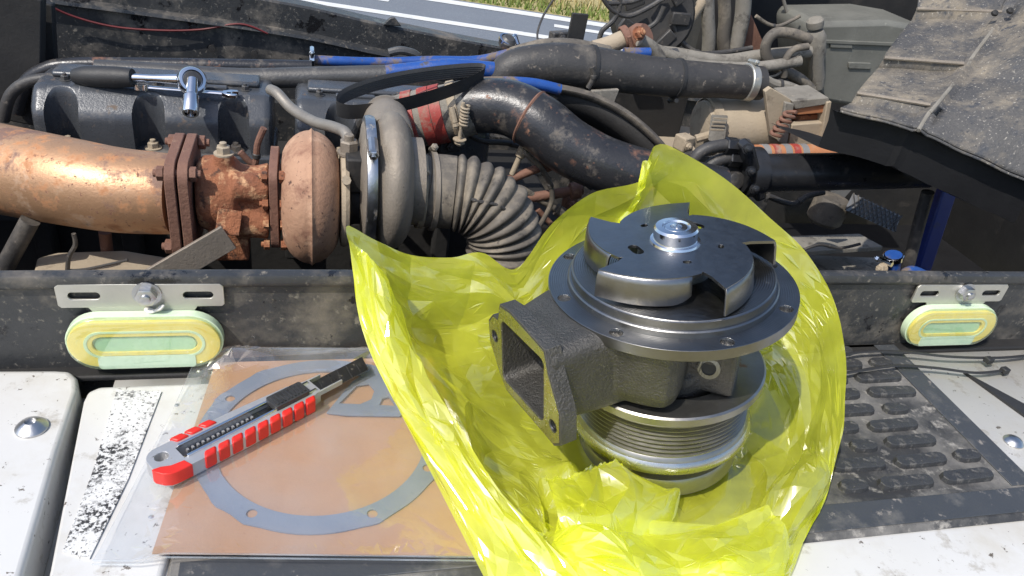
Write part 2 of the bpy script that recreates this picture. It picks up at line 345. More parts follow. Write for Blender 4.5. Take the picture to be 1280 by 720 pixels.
def film_mesh(base, disp, fields, nu, ns, seed=1, fix=None):
    """triangulated sheet over the unit square whose mesh edges follow every crease"""
    pts, edges = [], []
    for f, vs_, ed in fields:
        for e0, e1 in ed:
            c = clip_seg(vs_[e0], vs_[e1])
            if c: edges.append((len(pts), len(pts) + 1)); pts += [Vector(c[0]), Vector(c[1])]
    r = np.random.RandomState(seed)
    for i in range(nu + 1):
        for j in range(ns + 1):
            u, s = i / nu, j / ns
            if 0 < i < nu: u += r.uniform(-.3, .3) / nu
            if 0 < j < ns: s += r.uniform(-.3, .3) / ns
            pts.append(Vector((u, s)))
    V2, _, Fc, *_ = delaunay_2d_cdt(pts, edges, [], 0, 2e-4)
    V = []
    for v in V2:
        u, s = min(1, max(0, v.x)), min(1, max(0, v.y)); e = .004
        p = base(u, s); du = base(min(1, u + e), s) - base(max(0, u - e), s); dv = base(u, min(1, s + e)) - base(u, max(0, s - e)); n = du.cross(dv)
        n = n.normalized() if n.length > 1e-12 else Vector((0, 0, 1))
        q = p + n * (disp(u, s) * sum(f[0](u, s) for f in fields))
        V.append(fix(q, u, s) if fix else q)
    m = MB(); m.v = V; m.f = [tuple(t) for t in Fc]; return m
def grid_sampler(G, wrap=False):
    R, Cn = len(G), len(G[0])
    def f(u, s):
        x = u * (Cn if wrap else Cn - 1); y = s * (R - 1); i, j = int(x), min(int(y), R - 2); fx, fy = x - i, y - j
        i0, i1 = (i % Cn, (i + 1) % Cn) if wrap else (min(i, Cn - 1), min(i + 1, Cn - 1))
        return (G[j][i0] * (1 - fx) + G[j][i1] * fx) * (1 - fy) + (G[j + 1][i0] * (1 - fx) + G[j + 1][i1] * fx) * fy
    return f
# ------------------------------------------------------------------ ground, road, verge
GZ = -1.4
struct(MB().grid([[(x, y, GZ) for x in np.linspace(-400, 400, 9)] for y in np.linspace(-400, 400, 9)]).build('ground', 'verge_soil'))
ra, rb = P(370, 0, z=GZ), P(700, 50, z=GZ)
rd = (rb - ra); rd.z = 0; rd.normalize(); rn = Vector((-rd.y, rd.x, 0))
def roff(px, py): return (P(px, py, z=GZ) - ra).dot(rn)
far_line = roff(640, 15); dash = roff(490, 2)
def strip(a, b, z, x0=-150, x1=150):
    m = MB(); m.grid([[ra + rd * x + rn * w + Vector((0, 0, z)) for x in np.linspace(x0, x1, 31)] for w in (a, b)]); return m
struct(strip(-2.2, far_line + .16, .004).build('road', 'asphalt'))
struct(strip(-.07, .07, .008).build('road_edge_line', 'road_paint'))
struct(strip(far_line - .09, far_line + .09, .008).build('road_edge_line', 'road_paint'))
for k in range(-8, 10):
    struct(strip(dash - .06, dash + .06, .008, k * 2.6 - .1, k * 2.6 + .8).build('road_dash', 'road_paint'))
def blades(name, m, w0, w1, n, h, x0=-6, x1=14):
    mb = MB(); V = []; Fc = []
    for i in range(n):
        p = ra + rd * random.uniform(x0, x1) + rn * (w0 + (w1 - w0) * random.random() ** 1.3); a = random.random() * 7; hh = h * random.uniform(.4, 1.2); w = .006 + .008 * random.random()
        q = Vector((cos(a), sin(a), 0)); l = Vector((random.uniform(-.5, .5), random.uniform(-.5, .5), 1)) * hh
        k = len(V); V += [p - q * w, p + q * w, p + l]; Fc.append((k, k + 1, k + 2))
    mb.v = V; mb.f = Fc; me = bpy.data.meshes.new(name); me.from_pydata(V, [], Fc); me.materials.append(MATS[m])
    o = bpy.data.objects.new(name, me); COL.objects.link(o); o['kind'] = 'stuff'; tag(o, 'green roadside grass along the far road edge' if 'green' in m else 'dry straw-coloured grass on the verge beyond the road', 'grass'); return o
blades('roadside_grass', 'blade_green', far_line + .2, far_line + .75, 9000, .08)
blades('dry_grass', 'blade_dry', far_line + .5, far_line + 14, 26000, .16)

# ------------------------------------------------------------------ truck step deck: white panels, black rail, rubber tread mat
RY = .582
deck = thing('step_deck', 'white painted step deck carrying the rubber tread mat', 'truck panel', (.3, .45, 0))
edge = [(.585, 0), (.25, 0), (.235, -.004), (.226, -.014), (.222, -.03), (.222, -.25)]
MB().grid([[(x, y, z) for x in np.linspace(-.165, 1.15, 40)] for y, z in edge]).build('top_skin', 'white_paint', deck, solid=.002)
b = MB(); b.lathe([(.0095, 0), (.0095, .0015), (.007, .0045), (.003, .006), (0, .0063)], P(1266, 553, z=.001), (0, 0, 1), 24); b.build('deck_bolt', 'steel_bolt', deck)
for q in ((222, 512), (190, 652)):
    b = MB(); b.lathe([(.0085, 0), (.0085, .0015), (.006, .004), (0, .0055)], P(*q, z=.001), (0, 0, 1), 24); b.build('deck_bolt', 'steel_bolt', deck)
# raised white pad with the worn grip strip
lp = lambda q, z: P(*q, z=z)
def pad(name, label, outline, z0, z1, m, bevel):
    o = thing(name, label, 'truck panel', tuple(lp(outline[0], z0)))
    c = [lp(q, z1) for q in outline]
    mb = MB(); mb.prism([(p.x, p.y) for p in c], (0, 0, z0), (1, 0, 0), (0, 1, 0), z1 - z0); mb.build('skin', m, o, bevel=bevel, seg=4)
    return o
p1 = pad('fender_panel', 'white painted panel with one round bolt beside the dirty channel', [(-260, 462), (70, 461), (88, 462), (96, 470), (97, 484), (72, 560), (22, 735), (14, 780), (-330, 780)], -.03, .014, 'white_paint', .005)
b = MB(); b.lathe([(.0115, 0), (.0115, .0015), (.0085, .0045), (.004, .0068), (.0038, .0045), (0, .0045)], P(40, 535, z=.0142), (0, 0, 1), 28); b.build('bolt', 'steel_bolt', p1)
ch = thing('channel', 'dirty grey channel between the two white panels', 'truck panel', (-.19, .42, -.03))
MB().box((-.21, .40, -.034), (.16, .36, .01)).build('channel_floor', 'white_worn', ch)
p2 = pad('grip_panel', 'narrow white panel with a worn black and white grip strip', [(104, 500), (110, 488), (124, 482), (282, 476), (205, 712), (190, 780), (44, 780), (62, 712)], -.03, .006, 'white_paint', .004)
gs = [lp(q, .0066) for q in [(146, 488), (202, 490), (160, 600), (112, 699), (78, 690), (116, 590)]]
mb = MB(); mb.prism([(p.x, p.y) for p in gs], (0, 0, .0062), (1, 0, 0), (0, 1, 0), .0012); mb.build('grip_strip', 'grip_tape', p2)

rail = thing('frame_rail', 'long black painted steel rail with a rounded top lip behind the deck', 'rail', (.25, .6, 0))
prof = [(RY, .001), (RY, .086), (RY - .004, .088), (RY - .0055, .093), (RY - .003, .0985), (RY + .004, .1), (RY + .007, .099), (RY + .008, .096), (RY + .008, -.1), (RY + .003, -.1), (RY + .003, .0005)]
xs = np.linspace(-.9, 1.7, 60)
rng = np.random.RandomState(3)
G = []
for y, z in prof:
    G.append([(x, y + .0012 * sin(x * 9 + z * 30), z + .0012 * sin(x * 5.1 + 1)) for x in xs])
MB().grid(G).build('rail_web', 'black_paint', rail, angle=50)
MB().box((.25, RY - .006, .003), (2.4, .018, .006)).build('rail_foot', 'black_dark', rail, bevel=.002)

def lamp(cx, cy, label, bracket_px, w, hb, bolt_px):
    """oval marker lamp hanging from a slotted zinc bracket bolted to the rail"""
    c = P(cx, cy, y=RY - .016)
    o = thing('marker_lamp', label, 'marker lamp', (c.x, RY - .002, c.z), 'oval marker lamps on the black rail')
    X, Zz = (1, 0, 0), (0, 0, 1)
    bt = P(bolt_px[0], bolt_px[1], y=RY - .006); bt.x = c.x
    ztop = P(bracket_px[0], bracket_px[1], y=RY - .004).z
    zb = ztop - .0225; hw = w / 2
    outl = [(-hw, zb + .002), (-hw + .002, zb), (-hw * .66 + .0, zb), (-hw * .62, zb - .004), (-hw * .62, c.z - .01), (hw * .62, c.z - .01), (hw * .62, zb - .004), (hw * .66, zb), (hw - .002, zb), (hw, zb + .002), (hw, ztop - .003), (hw - .003, ztop), (-hw + .003, ztop), (-hw, ztop - .003)]
    outl = [(a, b - c.z) for a, b in outl]
    zm = (ztop + zb) / 2 - c.z
    slots = [[(s * hw * .68 + a, zm + bb) for a, bb in stadium(.024, .007)] for s in (-1, 1)]
    n = MB(); n.prism([outl] + slots, (c.x, RY - .0022, c.z), X, Zz, .0022); n.build('bracket', 'zinc', o, bevel=.0004)
    n = MB(); n.hexbolt((c.x + .004, RY - .0044, (ztop + zb) / 2 + .002), (0, -1, 0), .0085, .008, 1.35); n.build('bolt', 'steel_bolt', o)
    n = MB(); n.prism(stadium(w * .965, hb, 16), (c.x, RY - .0045, c.z), X, Zz, .0085); n.build('lamp_body', 'lamp_base', o, bevel=.003, seg=3)
    def ring(w1, h1, w2, h2, y0, th, nm, m, bv):
        q = MB(); q.prism([stadium(w1, h1, 16), stadium(w2, h2, 16)], (c.x, y0, c.z), X, Zz, th); return q.build(nm, m, o, bevel=bv, seg=3)
    ring(w * .93, hb * .86, w * .64, hb * .30, RY - .0128, .0035, 'yellow_ring', 'lamp_yellow', .0014)
    ring(w * .74, hb * .52, w * .70, hb * .44, RY - .0160, .0009, 'inner_ridge', 'lamp_base', .0003)
    q = MB(); q.prism(stadium(w * .62, hb * .28, 12), (c.x, RY - .0129, c.z - hb * .03), X, Zz, .0018); q.build('center_slot', 'lamp_slot', o, bevel=.0006)
    q = MB(); q.prism(rrect(-w * .30, -hb * .47, w * .30, -hb * .22, .003), (c.x, RY - .0158, c.z), X, Zz, .0012); q.build('clear_window', 'lamp_window', o, bevel=.0004)
    # clear outer lens: a shallow moulded cover over ring and slot
    lens = MB(); rows = []
    for k, (sc, dy) in enumerate(((1.0, -.0132), (.985, -.0158), (.95, -.018), (.86, -.0192), (.7, -.0196), (.45, -.0197), (.1, -.0197))):
        hh = hb * .97 * sc; ww = w * .95 - hb * .97 * (1 - sc)
        rows.append([Vector((c.x + a, RY + dy, c.z + b)) for a, b in stadium(ww, hh, 16)])
    lens.grid(rows, wrap=True); lens.f.append(tuple(range(6 * len(rows[0]), 7 * len(rows[0])))); lens.build('lens_cover', 'lens_film', o)
    return o, c
l1, c1 = lamp(182, 430, 'oval marker lamp above the cardboard corner with white sealant on its bracket', (182, 355), .128, .053, (185, 366))
s = MB(); s.tube(spline([P(181, 386, y=RY - .006), P(190, 389, y=RY - .008), P(199, 386, y=RY - .009), P(205, 381, y=RY - .007)]), [.0015, .0035, .002, .0035, .0018], 8, squash=.6); s.build('sealant_dab', 'sealant', l1)
l2, c2 = lamp(1191, 410, 'oval marker lamp above the black zip ties, with clean bracket', (1198, 356), .122, .05, (1198, 363))

MX0, MX1, MY0, MY1 = -.092, .642, .338, .58
tm = thing('tread_mat', 'dusty black rubber tread mat with raised oblong knobs', 'rubber mat', (.27, .45, .001))
G = []
for y, z in ((MY0 - .004, .002), (MY0, .0058), (MY0 + .006, .0062), (MY0 + .03, .0062), (MY0 + .034, .0045), (MY1 - .01, .0045), (MY1 - .004, .006), (MY1, .006), (MY1 + .001, .002)):
    row = [(MX0 - .003, .001), (MX0, z), (MX0 + .016, z), (MX0 + .02, min(z, .0045))] + [(x, min(z, .0045) if MY0 + .03 < y < MY1 - .006 else z) for x in np.linspace(MX0 + .03, MX1 - .045, 50)] + [(MX1 - .036, min(z, .0045) if MY0 + .03 < y < MY1 - .006 else z), (MX1 - .03, max(z, .006) if z > .003 else z), (MX1 - .002, max(z, .006) if z > .003 else z), (MX1 + .001, .001)]
    G.append([(a, y, c) for a, c in row])
MB().grid(G).build('mat_sheet', 'mat_rubber', tm, angle=30)
MB().box(((MX0 + MX1) / 2, MY0 + .0145, .0064), (MX1 - MX0 - .01, .026, .0016)).build('front_border', 'mat_edge', tm, bevel=.0006)
MB().box((MX1 - .0165, (MY0 + MY1) / 2 + .014, .0066), (.027, MY1 - MY0 - .032, .0014)).build('side_border', 'mat_edge', tm, bevel=.0006)
def knob_mesh(w, h, t=.0052):
    q = MB(); L = []
    for sc, z in ((1.10, 0), (1.0, .45), (.93, .85), (.84, 1.0)):
        L.append([Vector((a, b, z * t)) for a, b in stadium(w - h * (1 - sc), h * sc, 4)])
    q.grid(L, wrap=True); q.f.append(tuple(range(3 * len(L[0]), 4 * len(L[0])))); return q
KM = {}
rows = 9
for r in range(rows):
    y = MY0 + .045 + r * .0234; x = MX0 + .05 + (.034 if r % 2 else 0) + random.uniform(-.004, .004); k = 0
    while x < MX1 - .05:
        kind = 'l' if (k + r) % 3 != 2 else 's'
        w = .056 if kind == 'l' else .028
        if x + w / 2 > MX1 - .04: break
        if kind not in KM:
            o = knob_mesh(w, .0135).build('knob', 'mat_knob', angle=22); o.parent = tm; KM[kind] = o.data
        else:
            o = bpy.data.objects.new('knob', KM[kind]); COL.objects.link(o); o.parent = tm
        o.location = Vector((x + w / 2, y + random.uniform(-.0012, .0012), .0042)) - Vector(tm.location); o.rotation_euler.z = random.uniform(-.03, .03)
        x += w + .0115; k += 1

# ------------------------------------------------------------------ gasket set in its clear sleeve
cz = .0125
cb = [P(q[0], q[1], z=cz) for q in ((270, 449), (540, 446), (640, 694), (190, 691))]
cb[0].y = min(cb[0].y, .574); cb[1].y = min(cb[1].y, .574)
mb = MB(); mb.prism([(p.x, p.y) for p in reversed(cb)], (0, 0, cz - .0016), (1, 0, 0), (0, 1, 0), .0014)
tag(mb.build('cardboard_sheet', 'kraft'), 'brown kraft cardboard backing sheet under the blue-grey gasket', 'cardboard')
gc = Vector((.008, .472, cz + .0003)); Ro, Ri = .0985, .0822
outer = []
for i in range(96):
    a = 2 * pi * i / 96; r = Ro
    for hx in (18, 62, 122, 148, 220, 236, 292, 330): r += .0022 * math.exp(-((math.degrees(a) - hx + 180) % 360 - 180) ** 2 / 18)
    outer.append((r * cos(a), r * sin(a)))
holes = [circ(0, 0, Ri, 72)]
for hx in (146, 236, 292, 332, 20): holes.append(circ(.0905 * cos(radians(hx)), .0905 * sin(radians(hx)), .0040, 14))
gk = thing('gasket', 'blue-grey ring gasket with bolt holes and side loops on the cardboard', 'gasket', tuple(gc))
mb = MB(); mb.prism([outer] + holes, gc, (1, 0, 0), (0, 1, 0), .0012); mb.build('ring', 'gasket', gk)
tabpx = [(408, 517), (432, 520), (500, 521), (508, 512), (492, 503), (486, 488), (478, 470), (462, 463), (440, 478)]
win = [(424, 505), (450, 506), (464, 500), (468, 489), (461, 481), (446, 483)]
w2 = [(474, 507), (494, 508), (486, 497), (478, 499)]
tz = cz + .0017
loop = lambda l: [(P(*q, z=tz).x - gc.x, P(*q, z=tz).y - gc.y) for q in l]
mb = MB(); mb.prism([loop(tabpx), loop(win), loop(w2)], (gc.x, gc.y, tz - .0002), (1, 0, 0), (0, 1, 0), .001); mb.build('side_loop', 'gasket', gk)
# clear sleeve: wrinkled film over the cardboard, falling onto the white panel on its left
def tri_w(x): return abs((x % 1.0) - .5) * 2
sl = [P(q[0], q[1], z=.014) for q in ((246, 446), (560, 443), (655, 703), (116, 697))]
G = []
for i in range(61):
    s_ = i / 60; row = []
    for j in range(91):
        t = j / 90
        p = (sl[0] * (1 - t) + sl[1] * t) * (1 - s_) + (sl[3] * (1 - t) + sl[2] * t) * s_
        inside = (p.x - (cb[0].x + (cb[3].x - cb[0].x) * s_)) / .02
        z = .0085 + .008 * max(0, min(1, inside + .5)); z = .0165 if inside > .6 else z
        wr = 0 * .0022 * tri_w(p.x * 11 + p.y * 17 + .3 * sin(p.x * 50)) + .0016 * tri_w(p.x * 31 - p.y * 9 + .2 * sin(p.y * 60)) + .0012 * sin(p.x * 90 + 3 * sin(p.y * 70))
        lift = math.exp(-((s_ - .03) / .05) ** 2) * .006 * (1 + sin(t * 11))
        p = Vector((p.x, min(p.y, .576), z + .0018 + lift + (.001 if s_ > .97 else 0)))
        row.append(p)
    G.append(row)
sv = thing('plastic_sleeve', 'clear wrinkled plastic sleeve around the cardboard and gasket', 'plastic sleeve', tuple(sl[3]))
sf1, sf2 = crease_field(9, 7, .0028, 21, 1.0), crease_field(26, 20, .0008, 22, 1.0)
film_mesh(grid_sampler(G), lambda u, s_: .3 + .7 * max(0, 1 - u * 5) + (.5 if s_ < .12 else 0), [sf1, sf2], 60, 50, seed=3).build('top_film', 'clear_film', sv, angle=9)
seal = MB()
for k in range(2): seal.tube([p + Vector((0, -.0006 - .003 * k, .0006)) for p in G[-1]], .0007, 6)
seal.build('seal_edge', 'clear_film', sv)

# ------------------------------------------------------------------ utility knife
kz = .0175
k0, k1 = P(190, 592, z=kz + .006), P(457, 456, z=kz + .006)
ku = (k1 - k0); ku.z = 0; KL = ku.length; ku.normalize(); kv = Vector((-ku.y, ku.x, 0))
K = lambda u, v, w=0: Vector((k0.x, k0.y, kz)) + ku * u + kv * v + Vector((0, 0, w))
kn = thing('utility_knife', 'red and silver snap-off utility knife with its dark blade out', 'knife', tuple(K(0, 0)))
HL = KL * .72
hw = .0155
outl = [(.011 + .011 * cos(t), -hw + .011 + .011 * sin(t)) for t in [radians(180 + 15 * i) for i in range(7)]] + [(HL * .5, -hw - .001), (HL * .86, -hw + .0015), (HL, -hw + .007), (HL, hw - .007), (HL * .86, hw - .0025), (HL * .5, hw)] + [(.011 + .011 * cos(t), hw - .011 + .011 * sin(t)) for t in [radians(90 + 15 * i) for i in range(7)]]
slot = [(.022, -.0065), (HL * .93, -.0055), (HL * .93, .0055), (.022, .0065)]
tail_hole = [(.0105 + .0052 * cos(t), .0048 + .0046 * sin(t)) for t in [2 * pi * i / 12 for i in range(12)]]
n = MB(); n.prism([outl, slot, tail_hole], K(0, 0), ku, kv, .0125); n.build('handle', 'knife_alloy', kn, bevel=.0022, seg=3)
for sgn in (-1, 1):
    n = MB(); n.bar(K(.024, sgn * .0068, .0131), K(HL * .98, sgn * .0058, .0131), .0022, .0022); n.build('guide_rail', 'chrome', kn, bevel=.0004)
n = MB()
for i in range(20): n.box(K(.03 + i * .0042, .0045, .0066), (.0018, .0028, .0024), Matrix((ku, kv, Vector((0, 0, 1)))).transposed())
n.build('detent_teeth', 'knife_alloy', kn)
n = MB(); n.bar(K(.03, .0042, .0056), K(KL * .62, .0042, .0056), .0040, .001); n.build('blade_carrier', 'knife_blade', kn)
def rib(u0, u1, side):
    a = side * (hw - .0048); bq = side * (hw + .0016)
    q = MB(); pts = [(u0 + .0022, a), (u1 + .0022, a), (u1 - .0012, bq), (u0 - .0012, bq)]
    q.prism(pts if side > 0 else pts, K(0, 0, .0008), ku, kv, .0133); return q.build('red_grip', 'knife_red', kn, bevel=.0014, seg=2)
for i in range(9): rib(.033 + i * .0112, .033 + i * .0112 + .0094, -1)
for i in range(3): rib(.024 + i * .0115, .024 + i * .0115 + .0098, 1)
n = MB(); n.prism([(.0115, -hw - .0012), (.0225, -hw - .0016), (.0205, -hw + .0062), (.0115, -hw + .0075), (.0055, -hw + .011), (-.0012, -hw + .0125), (-.001, -hw + .009), (.0025, -hw + .003), (.006, -hw + .0002)], K(0, 0, .0012), ku, kv, .0122); n.build('end_cap', 'knife_red', kn, bevel=.002, seg=3)
n = MB(); sv_pts = [K(HL * .78 + a, b, .012) for a, b in ((0, 0),)]
n.prism(rrect(HL * .70, -.0078, HL * .93, .0078, .002), K(0, 0, .0118), ku, kv, .005); so = n.build('slider', 'knife_slider', kn, bevel=.0012)
for i in range(9):
    n = MB(); n.bar(K(HL * .725 + i * .0032, -.0058, .0172), K(HL * .725 + i * .0032, .0058, .0172), .0013, .0012); n.build('ridge', 'knife_slider', so)
n = MB(); n.prism([(HL * .6, -.0085), (KL - .004, -.0088), (KL + .003, .0088), (HL * .6, .0085)], K(0, 0, .0075), ku, kv, .0007); bl = n.build('blade', 'knife_blade', kn)
for i in range(5):
    u = HL + .004 + i * .0098
    n = MB(); n.bar(K(u, -.0086, .0084), K(u + .006, .0086, .0084), .0005, .0003); n.build('score_line', 'knife_slider', bl)
n = MB(); n.bar(K(HL * .94, -.0088, .0098), K(HL + .022, -.0086, .0098), .0016, .005); n.bar(K(HL * .94, .0088, .0098), K(HL + .012, .0086, .0098), .0016, .005); n.build('blade_guide', 'knife_alloy', kn, bevel=.0004)

# ------------------------------------------------------------------ zip ties on the mat
def tie(pts, label, head):
    o = thing('zip_tie', label, 'zip tie', tuple(P(pts[0][0], pts[0][1], z=.012)))
    path = spline([P(a, b, z=c) for a, b, c in pts], 8)
    n = MB(); n.tube(path, .0021, 8, squash=.5); n.build('strap', 'belt_rubber', o)
    a, b2 = P(*head[:2], z=head[2]), path[-1]
    dirn = (path[-1] - path[-3]).normalized()
    n = MB(); n.bar(a - dirn * .0045, a + dirn * .0045, .0075, .0065); n.build('head', 'belt_rubber', o, bevel=.001)
    return o
tie([(1030, 452, .014), (1075, 440, .014), (1130, 440, .014), (1190, 446, .012), (1255, 447, .009), (1310, 441, .006)], 'black plastic zip tie with its head mid-strap, passing under the clean marker lamp', (1236, 450, .011))
tie([(1030, 470, .014), (1070, 464, .014), (1120, 457, .013), (1170, 460, .011), (1220, 466, .009), (1256, 463, .007)], 'black plastic zip tie ending in its square head on the white deck', (1256, 463, .0075))
n = MB(); n.prism([(P(*q, z=.002).x, P(*q, z=.002).y) for q in ((1204, 466), (1290, 512), (1290, 528))], (0, 0, .001), (1, 0, 0), (0, 1, 0), .003)  # plain dark wedge tapering across the white deck
tag(n.build('dark_wedge', 'belt_rubber'), 'thin black tapering wedge on the white deck', 'strip')
# ------------------------------------------------------------------ water pump
PC = Vector((.268, .456, 0))
pump = thing('water_pump', 'new steel and cast iron water pump standing in the yellow bag', 'water pump', (PC.x, PC.y, .006))
def L3(x, y, z): return Vector((PC.x + x, PC.y + y, z))
FZ = .172                                                     # top of the bolt flange
FR = .0945
# pulley
prof = [(.02, .010), (.064, .010), (.0675, .013), (.0675, .025), (.066, .028), (.061, .0295), (.061, .033), (.068, .036), (.0735, .041), (.0742, .050), (.0725, .055), (.0712, .0565)]
z = .0575
for i in range(8):
    prof += [(.0712, z), (.0676, z + .0016), (.0676, z + .0021), (.0712, z + .0037)]; z += .0041
prof += [(.0712, z + .0008), (.079, z + .0028), (.0805, z + .0045), (.0805, z + .0105), (.079, z + .0118), (.0575, z + .0118), (.0565, z + .0085), (.0555, z - .012)]
RIMZ = z + .0118
n = MB(); n.lathe(prof, L3(0, 0, 0), (0, 0, 1), 96); pul = n.build('pulley', 'pulley_steel', pump, angle=28)
n = MB(); n.lathe([(.0553, RIMZ - .016), (.02, RIMZ - .017)], L3(0, 0, 0), (0, 0, 1), 48); n.build('pulley_web', 'pulley_dark', pul)
n = MB(); n.lathe([(.0732, .0405), (.0752, .043), (.0757, .0465), (.0752, .050), (.0734, .0525)], L3(0, 0, 0), (0, 0, 1), 80, closed=False); n.build('lower_bead', 'machined_bright', pul)
n = MB(); n.lathe([(.058, .004), (.061, .005), (.061, .009), (.058, .0105)], L3(0, 0, 0), (0, 0, 1), 64); n.build('hub_plate', 'pulley_dark', pul)
# housing: spiral volute and outlet neck, cast as one skin
n = MB()
def vol_r(a):
    w_ = max(0, min(1, (cos(a - radians(178)) + .05) / .42)); w_ = w_ * w_ * (3 - 2 * w_)
    return .043 + .043 * w_
def ring(z, k, o=0): return [L3(vol_r(a) * k * cos(a), vol_r(a) * k * sin(a), z) for a in [2 * pi * i / 64 for i in range(64)]]
vr = [ring(.102, .62), ring(.104, .78), ring(.110, .92), ring(.122, 1.0), ring(.150, 1.02), ring(.166, 1.04), ring(.1668, .6)]
n.grid(vr, wrap=True); n.f += [tuple(reversed(range(64))), tuple(range(6 * 64, 7 * 64))]
n.lathe([(.046, .08), (.05, .085), (.052, .115)], L3(0, 0, 0), (0, 0, 1), 40)
oc = Vector((.1425, .418, .1365)); oh = Vector((.017, -.0575, 0)).normalized(); on = Vector((-oh.y, oh.x, 0)); on = on if on.x < 0 else -on   # outlet face: along, outward normal
def sect(dn, a, b, za, zb, r=.006, shift=0): return [oc - on * dn + oh * (x + shift) + Vector((0, 0, y)) for x, y in rrect(-a, -zb, a, za, r, 4)]
S_ = [sect(.115, .030, 0, .034, .030, .01, .0), sect(.075, .047, 0, .036, .034, .012, -.008), sect(.042, .042, 0, .034, .034, .012, -.005), sect(.014, .036, 0, .033, .031, .01), sect(.0015, .037, 0, .033, .032, .009),
      sect(.0015, .0303, 0, .0270, .0260, .006), sect(.03, .0285, 0, .025, .024, .006), sect(.062, .022, 0, .02, .016, .006)]
m_ = len(S_[0]); n2 = MB(); n2.grid(S_, wrap=True); n2.f += [tuple(reversed(range(m_))), tuple(range(7 * m_, 8 * m_))]
n.add(n2.v, n2.f)
# lug under the flange with a threaded hole, and a rear web
lug = P(886, 462, y=.385)
ln = (EYE - lug); ln.z *= .35; ln.normalize(); lu = Vector((0, 0, 1)).cross(ln).normalized()
lugc = L3(.020, -.043, .131)
n.box(lugc, (.038, .03, .062), Matrix((lu, ln, Vector((0, 0, 1)))).transposed())
n.box(L3(-.01, .055, .135), (.08, .03, .05))
hs = n.build('housing', 'cast_iron', pump)
q = hs.modifiers.new('remesh', 'REMESH'); q.mode = 'VOXEL'; q.voxel_size = .0018; q.use_smooth_shade = True
q = hs.modifiers.new('smooth', 'SMOOTH'); q.factor = .6; q.iterations = 7
fc = lugc + ln * .0154 - Vector((0, 0, .008))
n = MB(); n.lathe([(.0085, -.0005), (.0085, .0012), (.0055, .0014), (.0052, -.004)], fc, ln, 24, closed=False); tb = n.build('threaded_hole', 'machined', pump)
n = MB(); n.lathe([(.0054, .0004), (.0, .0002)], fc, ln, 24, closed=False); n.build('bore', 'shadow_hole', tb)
# outlet flange plate with opening and two bolt ears
out_pts = [(-.0335, .020), (-.0300, .0315), (-.016, .0335), (.004, .032), (.0285, .0295), (.034, .016), (.0475, -.004), (.0485, -.028), (.0405, -.0345), (.024, -.0335), (-.024, -.0325), (-.034, -.022), (-.0465, -.004), (-.0475, .012), (-.041, .019)]
out_pts = [(p_ * 1.1, q_ * 1.24 if q_ > 0 else q_ * 1.08) for p_, q_ in out_pts]
hole = rrect(-.0300, -.0258, .0300, .0268, .0055, 4)
ears = [circ(-.0418, .006, .0043, 16), circ(.0430, -.020, .0043, 16)]
ux = oh if oh.cross(Vector((0, 0, 1))).dot(on) > 0 else -oh
flip = 1 if ux == oh else -1
fl = lambda l: [(a * flip, b) for a, b in l]
n = MB(); n.prism([fl(out_pts), fl(hole)] + [fl(e) for e in ears], oc - on * .0115, ux, (0, 0, 1), .013); n.build('outlet_flange', 'cast_iron', pump, bevel=.0022, seg=3)
n = MB(); n.prism([fl([(a * .965, b * .955) for a, b in out_pts]), fl(rrect(-.0308, -.0266, .0308, .0276, .0055, 4))] + [fl(circ(-.0418, .006, .0052, 16)), fl(circ(.0430, -.020, .0052, 16))], oc + on * .0013, ux, (0, 0, 1), .0006); n.build('outlet_face', 'machined_bright', pump)
for ea, eb in ((-.0418, .006), (.0430, -.020)):
    n = MB(); o0 = oc + oh * ea + Vector((0, 0, eb))
    n.lathe([(.0043, -.0005), (.0041, .002), (.0043, .004), (.0041, .006), (.0, .0062)], o0 + on * .001, -on, 16, closed=False); n.build('bolt_thread', 'machined', pump)
# bolt flange
n = MB()
n.prism([circ(0, 0, FR, 96)] + [circ(.0868 * cos(a), .0868 * sin(a), .0050, 16) for a in [radians(x) for x in (3, 48, 93, 138, 183, 222, 273, 318)]], L3(0, 0, FZ - .0085), (1, 0, 0), (0, 1, 0), .0085)
n.build('bolt_flange', 'machined', pump, bevel=.0008)
for x in (3, 48, 93, 138, 183, 222, 273, 318):
    a = radians(x); n = MB(); n.lathe([(.0050, .0006), (.0046, -.001), (.0045, -.006), (0, -.0061)], L3(.0868 * cos(a), .0868 * sin(a), FZ - .0012), (0, 0, 1), 14, closed=False); n.build('flange_hole', 'machined_bright', pump)
n = MB(); n.lathe([(.080, -.002), (.0795, .0042), (.0782, .0052), (.0772, .0052), (.0768, .0075), (.0768, .0108), (.0755, .0118), (.02, .0122)], L3(0, 0, FZ), (0, 0, 1), 96); n.build('back_disc', 'machined', pump, angle=25)
# pressed impeller: five spiral sectors with walls bent down
IZ = FZ + .0345; wall_h = .0205
TIP = [58, 130, 202, 274, 346]
G0 = []; outline = []
for k, t0 in enumerate(TIP):
    for i in range(15):
        s_ = i / 14; a = radians(t0 + 66 * s_)
        r = .0745 - .0235 * (s_ ** .85)
        outline.append((r * cos(a), r * sin(a)))
    a = radians(t0 + 68); outline.append((.0485 * cos(a), .0485 * sin(a)))
    a = radians(t0 + 71.2); outline.append((.056 * cos(a), .056 * sin(a)))
slots = []
for a in (112, 40, 330, 262, 190):
    ca, sa = cos(radians(a)), sin(radians(a)); cx, cy = .0335 * ca, .0335 * sa
    w, h = (.0155, .0085) if a in (190, 40) else (.0065, .0045)
    slots.append([(cx + x * -sa + y * ca, cy + x * ca + y * sa) for x, y in stadium(w, h, 5)])
imp = thing
n = MB(); n.prism([outline] + slots, L3(0, 0, IZ - .0024), (1, 0, 0), (0, 1, 0), .0024); ip = n.build('impeller_plate', 'pressed_steel', pump, bevel=.0011, seg=3)
